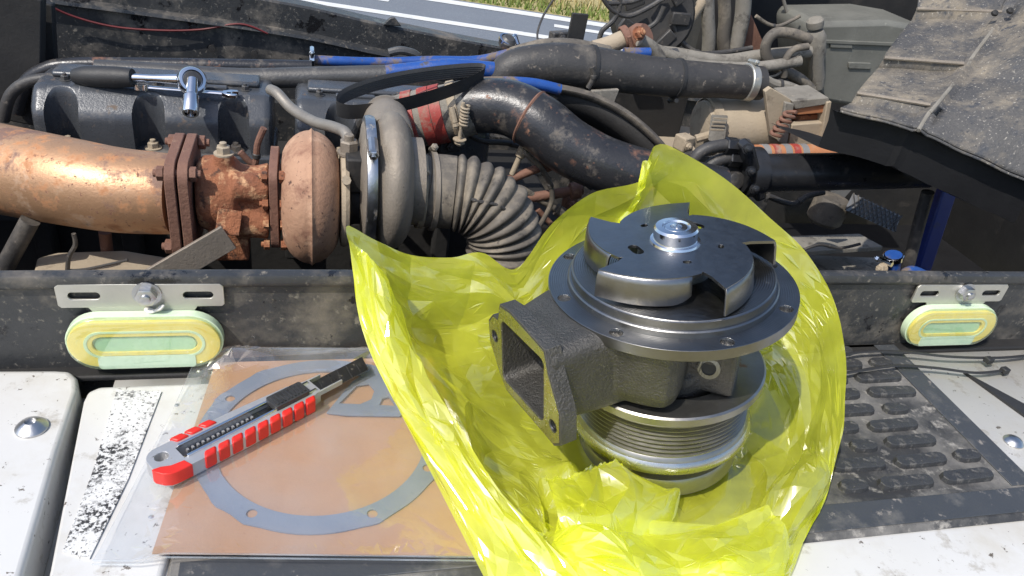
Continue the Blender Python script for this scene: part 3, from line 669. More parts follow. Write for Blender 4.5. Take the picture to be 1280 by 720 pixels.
for t0 in TIP:
    rows_ = []
    for z_, ex in ((IZ - .0008, -.0012), (IZ - .0022, .0001), (IZ - .005, .0009), (IZ - wall_h, .0024)):
        row = []
        for i in range(19):
            s_ = i / 18; a = radians(t0 + 58 * s_); r = .0745 - .0235 * ((58 / 66 * s_) ** .85) + ex
            zz = z_ if z_ > IZ - .006 else IZ - wall_h + .006 * (max(0, s_ - .75) / .25) ** 2
            row.append(L3(r * cos(a), r * sin(a), zz))
        rows_.append(row)
    n = MB(); n.grid(rows_); n.build('vane', 'pressed_steel', ip, solid=.0018, bevel=.0004, angle=50)
n = MB(); n.lathe([(.0195, -.001), (.0185, .0016), (.0165, .002), (.0165, .0105), (.0152, .0122), (.0105, .0126), (.0098, .0112), (.0088, .0112), (.0082, .0118), (.0045, .012), (.0038, .0085), (0, .0085)], L3(0, 0, IZ), (0, 0, 1), 56); n.build('shaft_hub', 'chrome', pump, angle=25)
n = MB(); n.lathe([(.03, -.028), (.026, -.003)], L3(0, 0, IZ), (0, 0, 1), 40, closed=False); n.build('hub_boss', 'machined', pump)
# slight lean of the whole pump
tilt = Matrix.Rotation(radians(-8), 4, 'Y') @ Matrix.Rotation(radians(-4), 4, 'X'); piv = Vector((PC.x, PC.y, FZ))
pump.matrix_world = Matrix.Translation(piv) @ tilt @ Matrix.Translation(-piv) @ Matrix.Translation(pump.location)

# ------------------------------------------------------------------ yellow bag around the pump
rim = [  # px, py, plane, value, angle on the base ring
 (425, 284, 'y', .545, 176), (470, 302, 'y', .552, 166), (515, 319, 'y', .556, 156), (565, 322, 'y', .558, 146), (603, 316, 'y', .556, 138), (645, 337, 'y', .555, 130),
 (690, 286, 'y', .562, 118), (740, 247, 'y', .568, 105), (796, 226, 'y', .574, 94), (803, 198, 'y', .578, 88), (819, 177, 'y', .58, 82), (850, 188, 'y', .58, 74), (905, 222, 'y', .575, 61), (960, 270, 'y', .565, 47),
 (1008, 315, 'y', .545, 33), (1045, 375, 'y', .51, 20), (1062, 440, 'y', .455, 7), (1064, 500, 'y', .415, -6), (1057, 560, 'y', .39, -19), (1032, 620, 'y', .368, -31), (988, 690, 'y', .335, -44), (974, 740, 'z', .014, -55),
 (930, 775, 'z', .006, -66), (850, 780, 'z', .006, -82), (760, 785, 'z', .006, -100), (680, 775, 'z', .006, -118), (618, 735, 'z', .012, -134), (598, 688, 'z', .022, -146), (560, 625, 'z', .034, -156), (520, 560, 'z', .05, -166), (478, 480, 'z', .08, -174), (448, 405, 'z', .112, -179), (433, 335, 'z', .145, -182)]
k0_ = next(i for i, r in enumerate(rim) if r[0] == 850 and r[1] > 700); rim = [(*r[:4], r[4]) for r in rim[k0_:]] + [(*r[:4], r[4] - 360) for r in rim[:k0_]]
rimp = [P(a, b, **{c: d}) for a, b, c, d, e in rim]
rimt = [Vector((e, 0, 0)) for *_, e in rim]
NB = 18
for i, t in enumerate(rimt): pass
RP = spline(rimp, NB, closed=True)
ang = [r[4] for r in rim]; ANG = []
for i in range(len(ang)):
    a, b_ = ang[i], ang[(i + 1) % len(ang)]
    if i == len(ang) - 1: b_ = ang[0] - 360
    for k in range(NB): ANG.append(a + (b_ - a) * k / NB)
NS = 110
bagroot = thing('plastic_bag', 'crumpled translucent bright yellow plastic bag opened around the pump', 'plastic bag', (PC.x, PC.y, .006))
G = []
nA = len(RP)
for k in range(NS + 1):
    s_ = k / NS; row = []
    for i in range(nA):
        a = radians(ANG[i]); R = RP[i]
        front = max(0, -sin(a)) ** 1.5
        base = Vector((PC.x + (.084 + .010 * sin(5 * a)) * cos(a), PC.y + (.084 + .008 * sin(4 * a + 1)) * sin(a), .0115 + .001 * sin(9 * a)))
        core = Vector((PC.x + .045 * cos(a), PC.y + .045 * sin(a), .0112))
        if s_ < .12:
            p = core.lerp(base, s_ / .12)
        else:
            t = (s_ - .12) / .88
            hgt = max(0, R.z - base.z)
            ctrl = Vector((base.x * .42 + R.x * .58, base.y * .42 + R.y * .58, base.z + hgt * .16))
            # the front of the bag rises in a loose lip before the pulley and then falls to the mat
            side = max(0, cos(a)) ** .6 * (1 if sin(a) < .5 else .6)
            ctrl = ctrl.lerp(Vector((base.x * .1 + R.x * .9, base.y * .1 + R.y * .9, base.z + hgt * .04)), side)
            lip = front * .058 * max(.08, min(1, (-100 - ((ANG[i] + 180) % 360 - 180)) / 30)) * math.exp(-((t - .13 - .05 * sin(3 * a)) / .16) ** 2) * (.72 + .28 * sin(a * 7 + .5))
            lip += front * .02 * math.exp(-((t - .6) / .18) ** 2) * (1 + sin(a * 9))
            p = base * (1 - t) ** 2 + ctrl * (2 * t * (1 - t)) + R * t * t
            p.z += lip
        row.append(p)
    G.append(row)
cf1 = crease_field(20, 4, .017, 5, 3.0)
cf2 = crease_field(40, 7, .0042, 8, 2.2)
cf3 = crease_field(84, 14, .0006, 9, 2.0)
def bag_disp(u, s_):
    am = max(0, min(1, (s_ - .2) / .3)) * (1.0 if s_ < .9 else 1 - .45 * (s_ - .9) / .1)
    return am * min(1, u / .02, (1 - u) / .02)
def bag_fix(p, u, s_):
    p.z = max(p.z, .0118 + .003 * bag_disp(u, s_) * abs(cf1[0](u, s_)) / .017)
    if p.y > RY - .012 and p.z < .108: p.y = RY - .012
    return p
film_mesh(grid_sampler(G, wrap=True), bag_disp, [cf1, cf2, cf3], 150, 46, fix=bag_fix).build('film', 'yellow_film', bagroot, angle=9)
# torn inner flap folded over in front of the pulley
fp = [[(680, 596), (720, 588), (752, 582), (775, 584)], [(690, 622), (735, 618), (780, 608), (825, 604)], [(700, 655), (745, 660), (795, 645), (854, 612)], [(715, 700), (765, 712), (810, 690), (838, 660)]]
fz = [(.048, .045, .046, .044), (.045, .046, .042, .038), (.040, .044, .038, .034), (.016, .022, .018, .02)]
rowsF = [spline([P(a, b, z=c) for (a, b), c in zip(r, zr)], 10) for r, zr in zip(fp, fz)]
Gf = []
for j in range(len(rowsF[0])): Gf.append(spline([r[j] for r in rowsF], 8))
ff1, ff2 = crease_field(4, 3, .008, 31, 1.2), crease_field(10, 8, .0012, 32, 1.2)
def flap_fix(p, u, s_):
    return p + Vector((0, 0, .003 * sin(u * 71) * sin(u * 33)) if s_ < .02 else (0, 0, 0))
film_mesh(grid_sampler([list(r) for r in zip(*Gf)]), lambda u, s_: 1, [ff1, ff2], 40, 30, seed=4, fix=flap_fix).build('torn_flap', 'yellow_film', bagroot, angle=9)

# loose outer folds: second layers of film lying over the first along the left edge and the front
def fold(rows_px, zs_, seed, lift):
    rows_ = [spline([P(a_, b_, z=z_) for (a_, b_), z_ in zip(r_, zr)], 10) for r_, zr in zip(rows_px, zs_)]
    Gq = [spline([r_[j] for r_ in rows_], 8) for j in range(len(rows_[0]))]
    f1, f2 = crease_field(6, 3, lift, seed, 1.5), crease_field(15, 8, lift * .3, seed + 1, 1.5)
    film_mesh(grid_sampler([list(r_) for r_ in zip(*Gq)]), lambda u, s_: min(1, .3 + 3 * s_), [f1, f2], 44, 22, seed=seed).build('loose_fold', 'yellow_film', bagroot, angle=9)
fold([[(436, 300), (450, 400), (482, 480), (530, 565), (600, 690), (612, 735)], [(470, 330), (480, 410), (515, 490), (565, 575), (640, 680), (680, 740)], [(500, 380), (520, 440), (560, 520), (610, 590), (680, 670), (740, 735)]],
     [(.150, .122, .092, .062, .034, .026), (.150, .122, .094, .068, .046, .034), (.118, .098, .080, .062, .048, .034)], 41, .008)
fold([[(700, 640), (760, 655), (830, 668), (900, 655), (960, 630)], [(690, 680), (760, 700), (840, 705), (920, 695), (985, 670)], [(680, 740), (760, 745), (850, 748), (930, 742), (975, 730)]],
     [(.040, .034, .026, .030, .040), (.034, .040, .034, .038, .036), (.022, .026, .024, .026, .022)], 51, .007)
# ------------------------------------------------------------------ engine bay: dark hull
hull = thing('engine_bay', 'grimy engine bay floor and far side wall with shade coloured in', 'engine bay', (.4, 1.3, -.75))
MB().box((.6, 1.3, -.76), (3.6, 2.0, .02)).build('bay_floor', 'shade_black', hull)  # floor coloured black in place of shade
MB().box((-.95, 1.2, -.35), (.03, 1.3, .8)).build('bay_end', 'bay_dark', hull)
MB().box((.5, RY + .02, -.4), (3.0, .02, .6)).build('near_wall', 'shade_black', hull)  # coloured black in place of shade, like the floor

# far chassis rail across the bay, with its folded top lip, sagging red wire
fr = thing('far_rail', 'long dark steel chassis rail on the far side of the bay', 'rail', (.2, 1.75, -.1))
FRL = [P(-120, -70, y=1.62), P(330, -2, y=1.68), P(480, 30, y=1.70), P(625, 58, y=1.72), P(770, 80, y=1.74), P(1000, 108, y=1.78)]
top = spline(FRL, 8)
def off(dy, dz): return [p + Vector((0, dy, dz)) for p in top]
MB().grid([off(.06, -.004), off(.0, 0), off(-.004, -.004), off(-.004, -.052), off(-.02, -.056), off(-.022, -.062), off(-.006, -.066), off(-.006, -.2), off(-.03, -.205), off(-.03, -.6)]).build('rail_plate', 'black_paint', fr, angle=30)
n = MB(); n.prism([(-.02, 0), (.02, 0), (.004, .018), (-.006, .016)], P(490, 31, y=1.70), (1, 0, 0), (0, 0, 1), .01); n.build('lug', 'black_paint', fr, bevel=.002)
for q in ((136, 47), (265, 60), (318, 67), (152, 40)):
    n = MB(); n.lathe([(.007, 0), (.0068, .004), (0, .0042)], P(*q, y=1.655), (0, -1, 0), 14); n.build('plug', 'black_dark', fr)
n = MB(); n.tube(spline([P(40, -5, y=1.6), P(85, 18, y=1.62), P(140, 33, y=1.63), P(200, 38, y=1.64), P(250, 37, y=1.65), P(300, 30, y=1.655), P(335, 42, y=1.66)], 8), .0022, 6)
tag(n.build('red_wire', 'red_wire'), 'thin red wire sagging along the far chassis rail', 'wire')
n = MB(); n.bar(P(25, -10, y=1.45), P(25, 150, y=1.45), .07, .03, (0, 1, 0)); n.bar(P(55, 2, y=1.5), P(62, 112, y=1.5), .03, .02, (0, 1, 0))
tag(n.build('chassis_upright', 'black_dark', bevel=.003), 'dark steel upright at the far end of the bay beside the valve cover', 'bracket')

# ------------------------------------------------------------------ engine block and valve covers
eb = thing('engine_block', 'dark greasy engine block under the ribbed valve covers', 'engine', (.0, 1.3, -.7))
n = MB(); n.box((-.15, 1.42, -.46), (1.25, .36, .52)); n.box((-.15, 1.26, -.5), (1.2, .1, .3)); n.build('block', 'bay_dark', eb, bevel=.01)
n = MB()
for i in range(9): n.box((-.68 + i * .13, 1.225, -.22), (.03, .03, .09))
n.build('casting_ribs', 'bay_dark', eb, bevel=.005, kind='stuff')
VY = 1.22
def valve_cover(x0, x1, notches, label, ztop):
    o = thing('valve_cover', label, 'valve cover', ((x0 + x1) / 2, VY + .1, ztop - .1), 'black scalloped valve covers')
    # shell swept along the engine: vertical front, sloping lit shoulder, flat top; arched recesses cut into front and shoulder
    zs = lambda y: ztop - .034 * (1 - min(1, max(0, (y - VY) / .036))) ** 1.0
    R_, dp = .0235, .031; rows_ = []
    xs_ = sorted(set([x0, x0 + .004, x0 + .01, x1 - .01, x1 - .004, x1] + list(np.linspace(x0 + .012, x1 - .012, 30)) + [c + R_ * s for c in notches for s in (-1.12, -1.03, -1.0, -.985, -.95, -.88, -.78, -.6, -.4, -.2, 0, .2, .4, .6, .78, .88, .95, .985, 1.0, 1.03, 1.12)]))
    for x in xs_:
        dn = 0
        for c in notches:
            u = abs(x - c) / R_
            if u < 1: dn = dp * (1 - u ** 2.6) ** .5
        ed = min(1, (x - x0) / .012, (x1 - x) / .012); ed = 1 - sqrt(max(0, 1 - (1 - ed) ** 2)) if ed < 1 else 0
        y0 = VY + dn + .012 * ed; row = [(x, y0 + .004 * (dn > 0), ztop - .088), (x, y0, zs(y0) - .012 - .01 * ed), (x, y0 + .0015, zs(y0) - .003 - .01 * ed)]
        for t in (.05, .2, .4, .6, .8, 1.0):
            y = y0 + .003 + (VY + .04 - y0) * t; row.append((x, y, zs(y) - .01 * ed))
        row += [(x, VY + .09, ztop + .001 - .01 * ed), (x, VY + .14, ztop - .004 - .01 * ed), (x, VY + .145, ztop - .088)]
        rows_.append(row)
    n = MB(); n.grid(rows_); k_ = len(rows_[0]); n.f += [tuple(range(k_)), tuple(range((len(rows_) - 1) * k_, len(rows_) * k_))]
    n.build('cover_shell', 'cover_black', o, angle=40)
    n = MB(); n.box(((x0 + x1) / 2, VY + .09, ztop + .005), (x1 - x0 - .04, .045, .009)); n.build('top_pad', 'cover_black', o, bevel=.004)
    n = MB(); n.box(((x0 + x1) / 2, VY + .06, ztop - .098), (x1 - x0 + .01, .14, .02)); n.build('base_rim', 'cover_black', o, bevel=.004)
    for t in (.12, .5, .88):
        n = MB(); n.hexbolt((x0 + (x1 - x0) * t, VY + .058, ztop), (0, 0, 1), .006, .008, 1.4); n.build('cap_screw', 'pipe_grey', o)
    for t in (.3, .7):
        n = MB(); n.box((x0 + (x1 - x0) * t, VY + .058, ztop + .002), ((x1 - x0) * .2, .012, .006)); n.build('rib', 'cover_black', o, bevel=.002)
    for c in notches:
        n = MB(); n.hexbolt((c, VY + .014, ztop - .088), (0, 0, 1), .0085, .011, 1.5); n.build('cover_bolt', 'dusty_tan', o)
    return o
zc = P(180, 122, y=VY).z
nx = [P(q, 140, y=VY).x for q in (75, 184, 291)]
valve_cover(P(32, 125, y=VY).x, P(338, 122, y=VY).x, nx, 'long black valve cover with the ratchet and spanner lying on it', zc)
valve_cover(P(368, 130, y=VY).x, P(620, 130, y=VY).x, [P(q, 140, y=VY).x for q in (425, 535)], 'black valve cover under the loose drive belt', zc - .002)

def hexalong(n, o, ax, r, h): n.hexbolt(o, ax, r, h, 1.3)
# long pipe above the covers and the bent one at its end
lp_ = thing('coolant_pipe', 'long grey coolant pipe with rust stains behind the valve covers', 'pipe', tuple(P(300, 98, y=1.33)))
pts = pp([(120, 88), (200, 92), (300, 98), (400, 96), (482, 94)], y=1.36)
n = MB(); n.tube(spline(pts, 6), .0175, 20); n.build('tube', 'pipe_grey', lp_)
n = MB(); n.tube(spline(pp([(20, 140), (30, 108), (55, 88), (100, 81), (250, 82), (390, 84)], y=1.42), 8), .0125, 16); tag(n.build('bent_pipe', 'pipe_black_rust'), 'thin black pipe bending down at the end of the valve cover', 'pipe')
n = MB(); n.tube(spline(pp([(4, 150), (14, 118), (40, 101), (88, 97)], y=1.3), 8), .009, 14); tag(n.build('bent_hose', 'rubber_black'), 'short black hose curving down beside the valve cover end', 'hose')

# ------------------------------------------------------------------ tools on the valve cover
rt = thing('ratchet', 'chrome ratchet with black grip and a deep socket pointing down', 'ratchet', tuple(P(240, 118, y=1.24)))
yr = 1.25
h0, h1, h2 = P(92, 95, y=yr + .02), P(166, 97, y=yr), P(222, 99, y=yr - .005)
n = MB(); n.tube(spline([h0, h0.lerp(h1, .3), h0.lerp(h1, .7), h1], 6), [.010, .0155, .0165, .016, .0135], 18); n.build('grip', 'belt_rubber', rt)
n = MB(); n.tube([h1, h1.lerp(h2, .5), h2], [.0062, .0058, .008], 16); n.build('shank', 'chrome', rt)
hc = P(240, 101, y=yr - .01); ax = (EYE - hc).normalized()
ax = (ax + Vector((.15, 0, .3))).normalized()
n = MB(); n.lathe([(.0, -.011), (.018, -.011), (.0215, -.007), (.0215, .005), (.019, .009), (.015, .0095), (.014, .006), (0, .006)], hc, ax, 32); n.build('head', 'chrome', rt)
n = MB(); n.lathe([(.0135, .006), (.0135, .0085), (.008, .0095), (0, .0095)], hc, ax, 24); n.build('gear_face', 'knife_slider', rt)
s0 = hc + ax * .008; s1 = P(238, 142, d=(hc - EYE).dot(C_F) - .03)
sd = (s1 - s0).normalized(); sl_ = (s1 - s0).length
n = MB(); n.lathe([(.008, 0), (.0085, .012), (.0085, sl_ * .45), (.0118, sl_ * .52), (.0122, sl_ * .97), (.0112, sl_), (.0085, sl_), (.008, sl_ * .8), (0, sl_ * .8)], s0, sd, 24); n.build('socket', 'chrome', rt)
sp = thing('spanner', 'chrome combination spanner lying on the black valve cover', 'spanner', tuple(P(232, 120, y=VY + .03)))
a, b_ = P(178, 117, y=VY + .03), P(288, 122, y=VY + .02); a.z = b_.z = zc + .006
n = MB(); n.tube([a.lerp(b_, t) for t in (.08, .5, .92)], [.0045, .0038, .005], 12, squash=.6); n.build('shank', 'chrome', sp)
n = MB(); n.lathe([(.006, -.004), (.0115, -.004), (.0115, .004), (.006, .004), (.006, -.004)], a, (0, .2, 1), 24, closed=False); n.build('ring_end', 'chrome', sp)
dx = (b_ - a).normalized(); dy = Vector((-dx.y, dx.x, 0))
n = MB(); n.prism([(-.012, -.005), (-.002, -.012), (.010, -.012), (.012, -.006), (.003, -.005), (.003, .005), (.012, .006), (.010, .012), (-.002, .012), (-.012, .005)], b_ - Vector((0, 0, .003)), dx, dy, .006); n.build('open_end', 'chrome', sp, bevel=.001)

# ------------------------------------------------------------------ exhaust elbow, manifold neck, turbocharger (axis along the rail)
TY, TZ = 1.0, -.036
ex = thing('exhaust_pipe', 'wide copper-brown rusty exhaust elbow with a bolted flange', 'exhaust pipe', tuple(P(110, 290, y=TY)))
pts = [P(-160, 184, y=1.22), P(-60, 200, y=1.13), P(20, 215, y=1.07), P(90, 228, y=1.03), P(150, 238, y=1.01), P(218, 243, y=TY)]
n = MB(); n.tube(spline(pts, 10), [.068, .0635, .0605, .0585, .0565, .0535], 48); n.build('elbow', 'rust_copper', ex)
xa = P(225, 243, y=TY)
def plate(n, x, t, hy, hz, c=.02):
    o_ = Vector((x, TY, TZ)); pts = rrect(-hy, -hz, hy, hz, c, 5)
    n.prism(pts, o_ - Vector((t / 2, 0, 0)), (0, 1, 0), (0, 0, 1), t)
for k, x in enumerate((xa.x, xa.x + .0155)):
    n = MB(); plate(n, x, .0125, .066, .069, .024); n.build('flange_plate', 'rust_brown', ex, bevel=.002)
for dy_, dz_ in ((-.052, .055), (-.052, -.05), (.05, .055)):
    n = MB(); n.tube([(xa.x - .014, TY + dy_, TZ + dz_), (xa.x + .036, TY + dy_, TZ + dz_)], .0052, 10); n.hexbolt((xa.x - .006, TY + dy_, TZ + dz_), (-1, 0, 0), .0095, .010, 0); n.hexbolt((xa.x + .0215, TY + dy_, TZ + dz_), (1, 0, 0), .0095, .010, 0); n.build('flange_bolt', 'rust_brown', ex)
tn = MB(); nx0, nx1 = xa.x + .024, P(337, 240, y=TY).x
neck = thing('exhaust_neck', 'lumpy orange-rusted exhaust neck between pipe flange and turbo', 'exhaust neck', (nx0 + .05, TY, TZ - .08))
L_ = nx1 - nx0
tn.lathe([(.045, 0), (.05, L_ * .08), (.052, L_ * .3), (.05, L_ * .52), (.04, L_ * .6), (.038, L_ * .8), (.043, L_)], (nx0, TY, TZ + .004), (1, 0, 0), 40)
tn.tube([(nx0 + L_ * .38, TY - .01, TZ + .02), (nx0 + L_ * .4, TY - .012, TZ + .068)], [.016, .013], 14)
tn.box((nx0 + L_ * .42, TY - .02, TZ - .045), (.05, .04, .07)); tn.tube([(nx0 + L_ * .55, TY - .03, TZ - .022), (nx1, TY - .03, TZ - .025)], .022, 14); tn.tube([(nx0 + L_ * .5, TY - .03, TZ + .03), (nx1, TY - .028, TZ + .025)], .02, 14)
ob = tn.build('casting', 'rust_orange', neck); q = ob.modifiers.new('remesh', 'REMESH'); q.mode = 'VOXEL'; q.voxel_size = .003; q.use_smooth_shade = True; q = ob.modifiers.new('smooth', 'SMOOTH'); q.iterations = 4
n = MB(); n.hexbolt((nx0 + L_ * .4, TY - .012, TZ + .066), (0, 0, 1), .009, .012, 1.4); n.build('cap_bolt', 'dusty_tan', neck)
turbo = thing('turbocharger', 'turbocharger with rusty turbine housing and dusty grey compressor housing', 'turbocharger', (.06, TY, TZ - .1))
fx = P(344, 238, y=TY).x
n = MB(); plate(n, fx, .011, .05, .06, .018); n.build('inlet_flange', 'rust_brown', turbo, bevel=.0015)
for dy_, dz_ in ((-.042, .05), (-.045, .012), (-.045, -.05), (-.046, -.018)):
    n = MB(); n.hexbolt((fx + .006, TY + dy_, TZ + dz_), (1, 0, 0), .008, .010, 0); n.hexbolt((fx - .006, TY + dy_, TZ + dz_), (-1, 0, 0), .0075, .009, 0); n.build('stud', 'rust_orange', turbo)
t0, t1 = P(352, 240, y=TY).x, P(424, 240, y=TY).x; w = t1 - t0
prof = [(.04, -.012), (.046, 0)]
for u in np.linspace(.03, .97, 22):
    r_ = .050 + .0425 * max(0, sin(pi * u)) ** .5
    if .50 < u < .56: r_ += .003
    prof.append((r_, w * u))
prof.append((.05, w))
n = MB(); n.lathe(prof, (t0, TY, TZ), (1, 0, 0), 72); n.build('turbine_housing', 'turbine_rust', turbo)
vx = P(430, 240, y=TY).x
n = MB(); n.lathe([(.058, -.006), (.067, -.005), (.069, 0), (.067, .005), (.058, .006)], (vx, TY, TZ), (1, 0, 0), 56); n.tube([(vx, TY - .045, TZ + .05), (vx, TY - .068, TZ + .06)], .006, 8); n.build('band_clamp', 'dusty_tan', turbo)
n = MB(); n.lathe([(.05, -.01), (.042, .004), (.036, .012), (.036, .026), (.05, .04)], (vx, TY, TZ), (1, 0, 0), 40); n.box((vx + .018, TY - .01, TZ + .05), (.035, .05, .05)); n.build('bearing_housing', 'black_dark', turbo, bevel=.003)
CX0 = P(452, 230, y=TY).x; CZ = P(490, 226, y=TY).z
n = MB(); n.lathe([(.05, -.004), (.078, 0), (.084, .004), (.084, .012)], (CX0, TY, CZ), (1, 0, 0), 64); n.build('back_plate', 'cast_dusty', turbo)
bx0 = P(460, 230, y=TY).x
n = MB(); n.lathe([(.084, -.007), (.0885, -.0065), (.090, 0), (.0885, .0065), (.084, .007)], (bx0, TY, CZ), (1, 0, 0), 72); n.build('chrome_band', 'steel_bolt', turbo)
n = MB(); n.tube([(bx0, TY - .045, CZ + .078), (bx0, TY - .07, CZ + .07)], .007, 10); n.hexbolt((bx0, TY - .066, CZ + .071), (0, -1, -.2), .007, .01, 0); n.build('band_bolt', 'steel_bolt', turbo)
vx0, vx1 = P(466, 230, y=TY).x, P(520, 230, y=TY).x; w = vx1 - vx0
prof = [(.08, 0)] + [(.066 + .031 * sin(pi * u) ** .6, w * (.02 + .80 * u)) for u in [.03, .1, .2, .35, .5, .65, .8, .9, .97]] + [(.062, w * .84), (.062, w * 1.1)]
n = MB(); n.lathe(prof, (vx0, TY, CZ), (1, 0, 0), 72); n.build('compressor_housing', 'cast_dusty', turbo)
n = MB(); n.tube(spline([(vx0 + w * .4, TY + .03, CZ + .05), (vx0 + w * .4, TY + .09, CZ + .05), (vx0 + w * .5, TY + .17, CZ + .03)], 6), .034, 24); n.build('outlet_elbow', 'cast_dusty', turbo)
# oil line
ol = thing('oil_line', 'bent grey steel oil line running down to the turbo', 'oil line', tuple(P(400, 150, y=1.1)))
n = MB(); n.tube(spline([P(338, 112, y=1.2), P(347, 117, y=1.18), P(365, 136, y=1.15), P(392, 152, y=1.1), P(420, 160, y=1.05), P(434, 170, y=1.02), P(436, 200, y=1.0)], 8), .0082, 14); n.build('tube', 'line_grey', ol)
n = MB(); n.hexbolt(P(436, 192, y=1.0), (0, 0, 1), .013, .02, 1.2); n.build('fitting', 'cast_dusty', ol)

# corrugated intake hose
ih = thing('intake_hose', 'dusty corrugated rubber intake hose bending down from the compressor', 'hose', tuple(P(625, 345, y=1.0)))
cl = [P(516, 234, y=TY), P(535, 238, y=TY), P(560, 240, y=TY - .003), P(592, 246, y=TY - .01), P(618, 265, y=TY - .02), P(630, 295, y=TY - .025), P(628, 330, y=TY - .03), P(622, 375, y=TY - .03), P(618, 430, y=TY - .03)]
path = spline(cl, 40); rr = []
for i, p in enumerate(path):
    u = i / (len(path) - 1)
    if u < .28: r = .0505 if u < .08 else .053
    else:
        ph = (u - .28) * 25 % 1.0
        kk = int((u - .28) * 25); r = .0480 + (.0085 + .0016 * sin(kk * 2.7)) * max(0, sin(pi * ph)) ** .8
    rr.append(r)
n = MB(); n.tube(path, rr, 56, caps=False); n.build('bellows', 'rubber_dusty', ih, angle=60)
def clamp(parent, p, axis, r, m='zinc', w=.006, nm='hose_clamp', screw=(0, -1, .5), th=.003):
    q = MB(); q.lathe([(r - .001, -w), (r + th * .5, -w), (r + th, -w * .8), (r + th, w * .8), (r + th * .5, w), (r - .001, w)], p, axis, 48, closed=False)
    s = Vector(screw).normalized(); ax_ = Vector(axis).normalized(); tdir = ax_.cross(s).normalized(); c = Vector(p) + (s - ax_ * s.dot(ax_)).normalized() * (r + th + .004)
    q.tube([c - tdir * .012, c + tdir * .012], .0048, 8); q.hexbolt(c + tdir * .012, tdir, .0055, .007, 0)
    return q.build(nm, m, parent)
clamp(ih, P(524, 237, y=TY), (1, 0, -.02), .0525, 'dusty_tan', .005, screw=(0, -.5, 1))
clamp(ih, P(540, 239, y=TY), (1, 0, -.02), .054, 'cast_dusty', .004, screw=(0, .6, 1))
n = MB(); n.tube(spline([P(585, 248, y=.945), P(600, 252, y=.94), P(625, 258, y=.937), P(640, 275, y=.94), P(648, 300, y=.94), P(650, 335, y=.94)], 8), .0028, 8); n.build('cable', 'rubber_black', ih)

# ------------------------------------------------------------------ charge pipe with its red coupler
cp = thing('charge_pipe', 'big black elbow pipe with rust patches running behind the bag', 'pipe', tuple(P(700, 220, y=1.15)))
path = [P(575, 136, y=1.2), P(600, 132, y=1.19), P(640, 136, y=1.17), P(676, 156, y=1.14), P(712, 184, y=1.11), P(760, 207, y=1.08), P(830, 226, y=1.05), P(900, 240, y=1.03)]
n = MB(); n.tube(spline(path, 10), [.044, .044, .045, .0465, .046, .044, .042, .041], 44); n.build('pipe', 'pipe_black_rust', cp)
wd = spline(path, 10); k = 26
n = MB(); n.lathe([(.0455, -.003), (.0478, 0), (.0455, .003)], wd[k], wd[k + 1] - wd[k - 1], 40, closed=False); n.build('weld_seam', 'rust_brown', cp)
cq = thing('red_coupler', 'red striped silicone coupler with spring clamp under the drive belt', 'hose', tuple(P(530, 160, y=1.2)))
a, b_ = P(478, 158, y=1.22), P(590, 134, y=1.195); dv = (b_ - a).normalized()
n = MB(); n.tube([a.lerp(b_, t) for t in np.linspace(0, 1, 9)], [.042, .0435, .045, .0465, .0465, .045, .0455, .0445], 40); n.build('sleeve', 'dusty_grey', cq)
for t in (.34, .52, .64):
    n = MB(); c = a.lerp(b_, t); n.lathe([(.0455, -.009), (.0482, -.0085), (.0482, .0085), (.0455, .009)], c, dv, 40, closed=False); n.build('red_band', 'red_hose', cq)
c = a.lerp(b_, .82)
clamp(cq, c, dv, .046, 'dusty_tan', .007, screw=(0, -1, .3))
n = MB(); hel = [c + dv * .004 + Vector((.006 * cos(t), -.056 + .006 * sin(t) * .8, .028 - t * .00085)) for t in np.linspace(0, 2 * pi * 6, 90)]
n.tube(hel, .0022, 6); n.tube([c + Vector((0, -.056, .034)), c + Vector((0, -.056, -.03))], .003, 8); n.hexbolt(c + Vector((0, -.056, -.026)), (0, 0, -1), .009, .008, 1.2); n.build('spring_bolt', 'dusty_tan', cq)
# loose drive belt standing on edge
bl_px = [(421, 131), (432, 119), (470, 105), (520, 95), (570, 89), (600, 88), (604, 93), (590, 102), (550, 117), (500, 131), (450, 139), (428, 138)]
loop_ = spline([P(a, b, y=1.10 + .10 * ((142 - b) / 55)) for a, b in bl_px], 10, closed=True)
sec = []
for i in range(7): sec += [(-.012 + i * .0036, .0012), (-.0106 + i * .0036, .0026)]
sec = sec[:13] + [(.0125, -.001), (-.0125, -.001)]
up = (Vector((0, -.25, 1))).normalized(); cen = sum(loop_, Vector()) / len(loop_)
V = []; N_ = len(loop_)
for i, p in enumerate(loop_):
    t = (loop_[(i + 1) % N_] - loop_[i - 1]).normalized(); nrm = t.cross(up).normalized()
    if (cen - p).dot(nrm) < 0 and False: nrm = -nrm
    V.append([p + up * a + nrm * b for a, b in sec])
n = MB(); m_ = len(sec); vv = [q for r_ in V for q in r_]
n.add(vv, [(i * m_ + j, i * m_ + (j + 1) % m_, ((i + 1) % N_) * m_ + (j + 1) % m_, ((i + 1) % N_) * m_ + j) for i in range(N_) for j in range(m_)])
tag(n.build('drive_belt', 'belt_rubber', angle=25), 'loose black ribbed drive belt looped over the engine', 'belt')

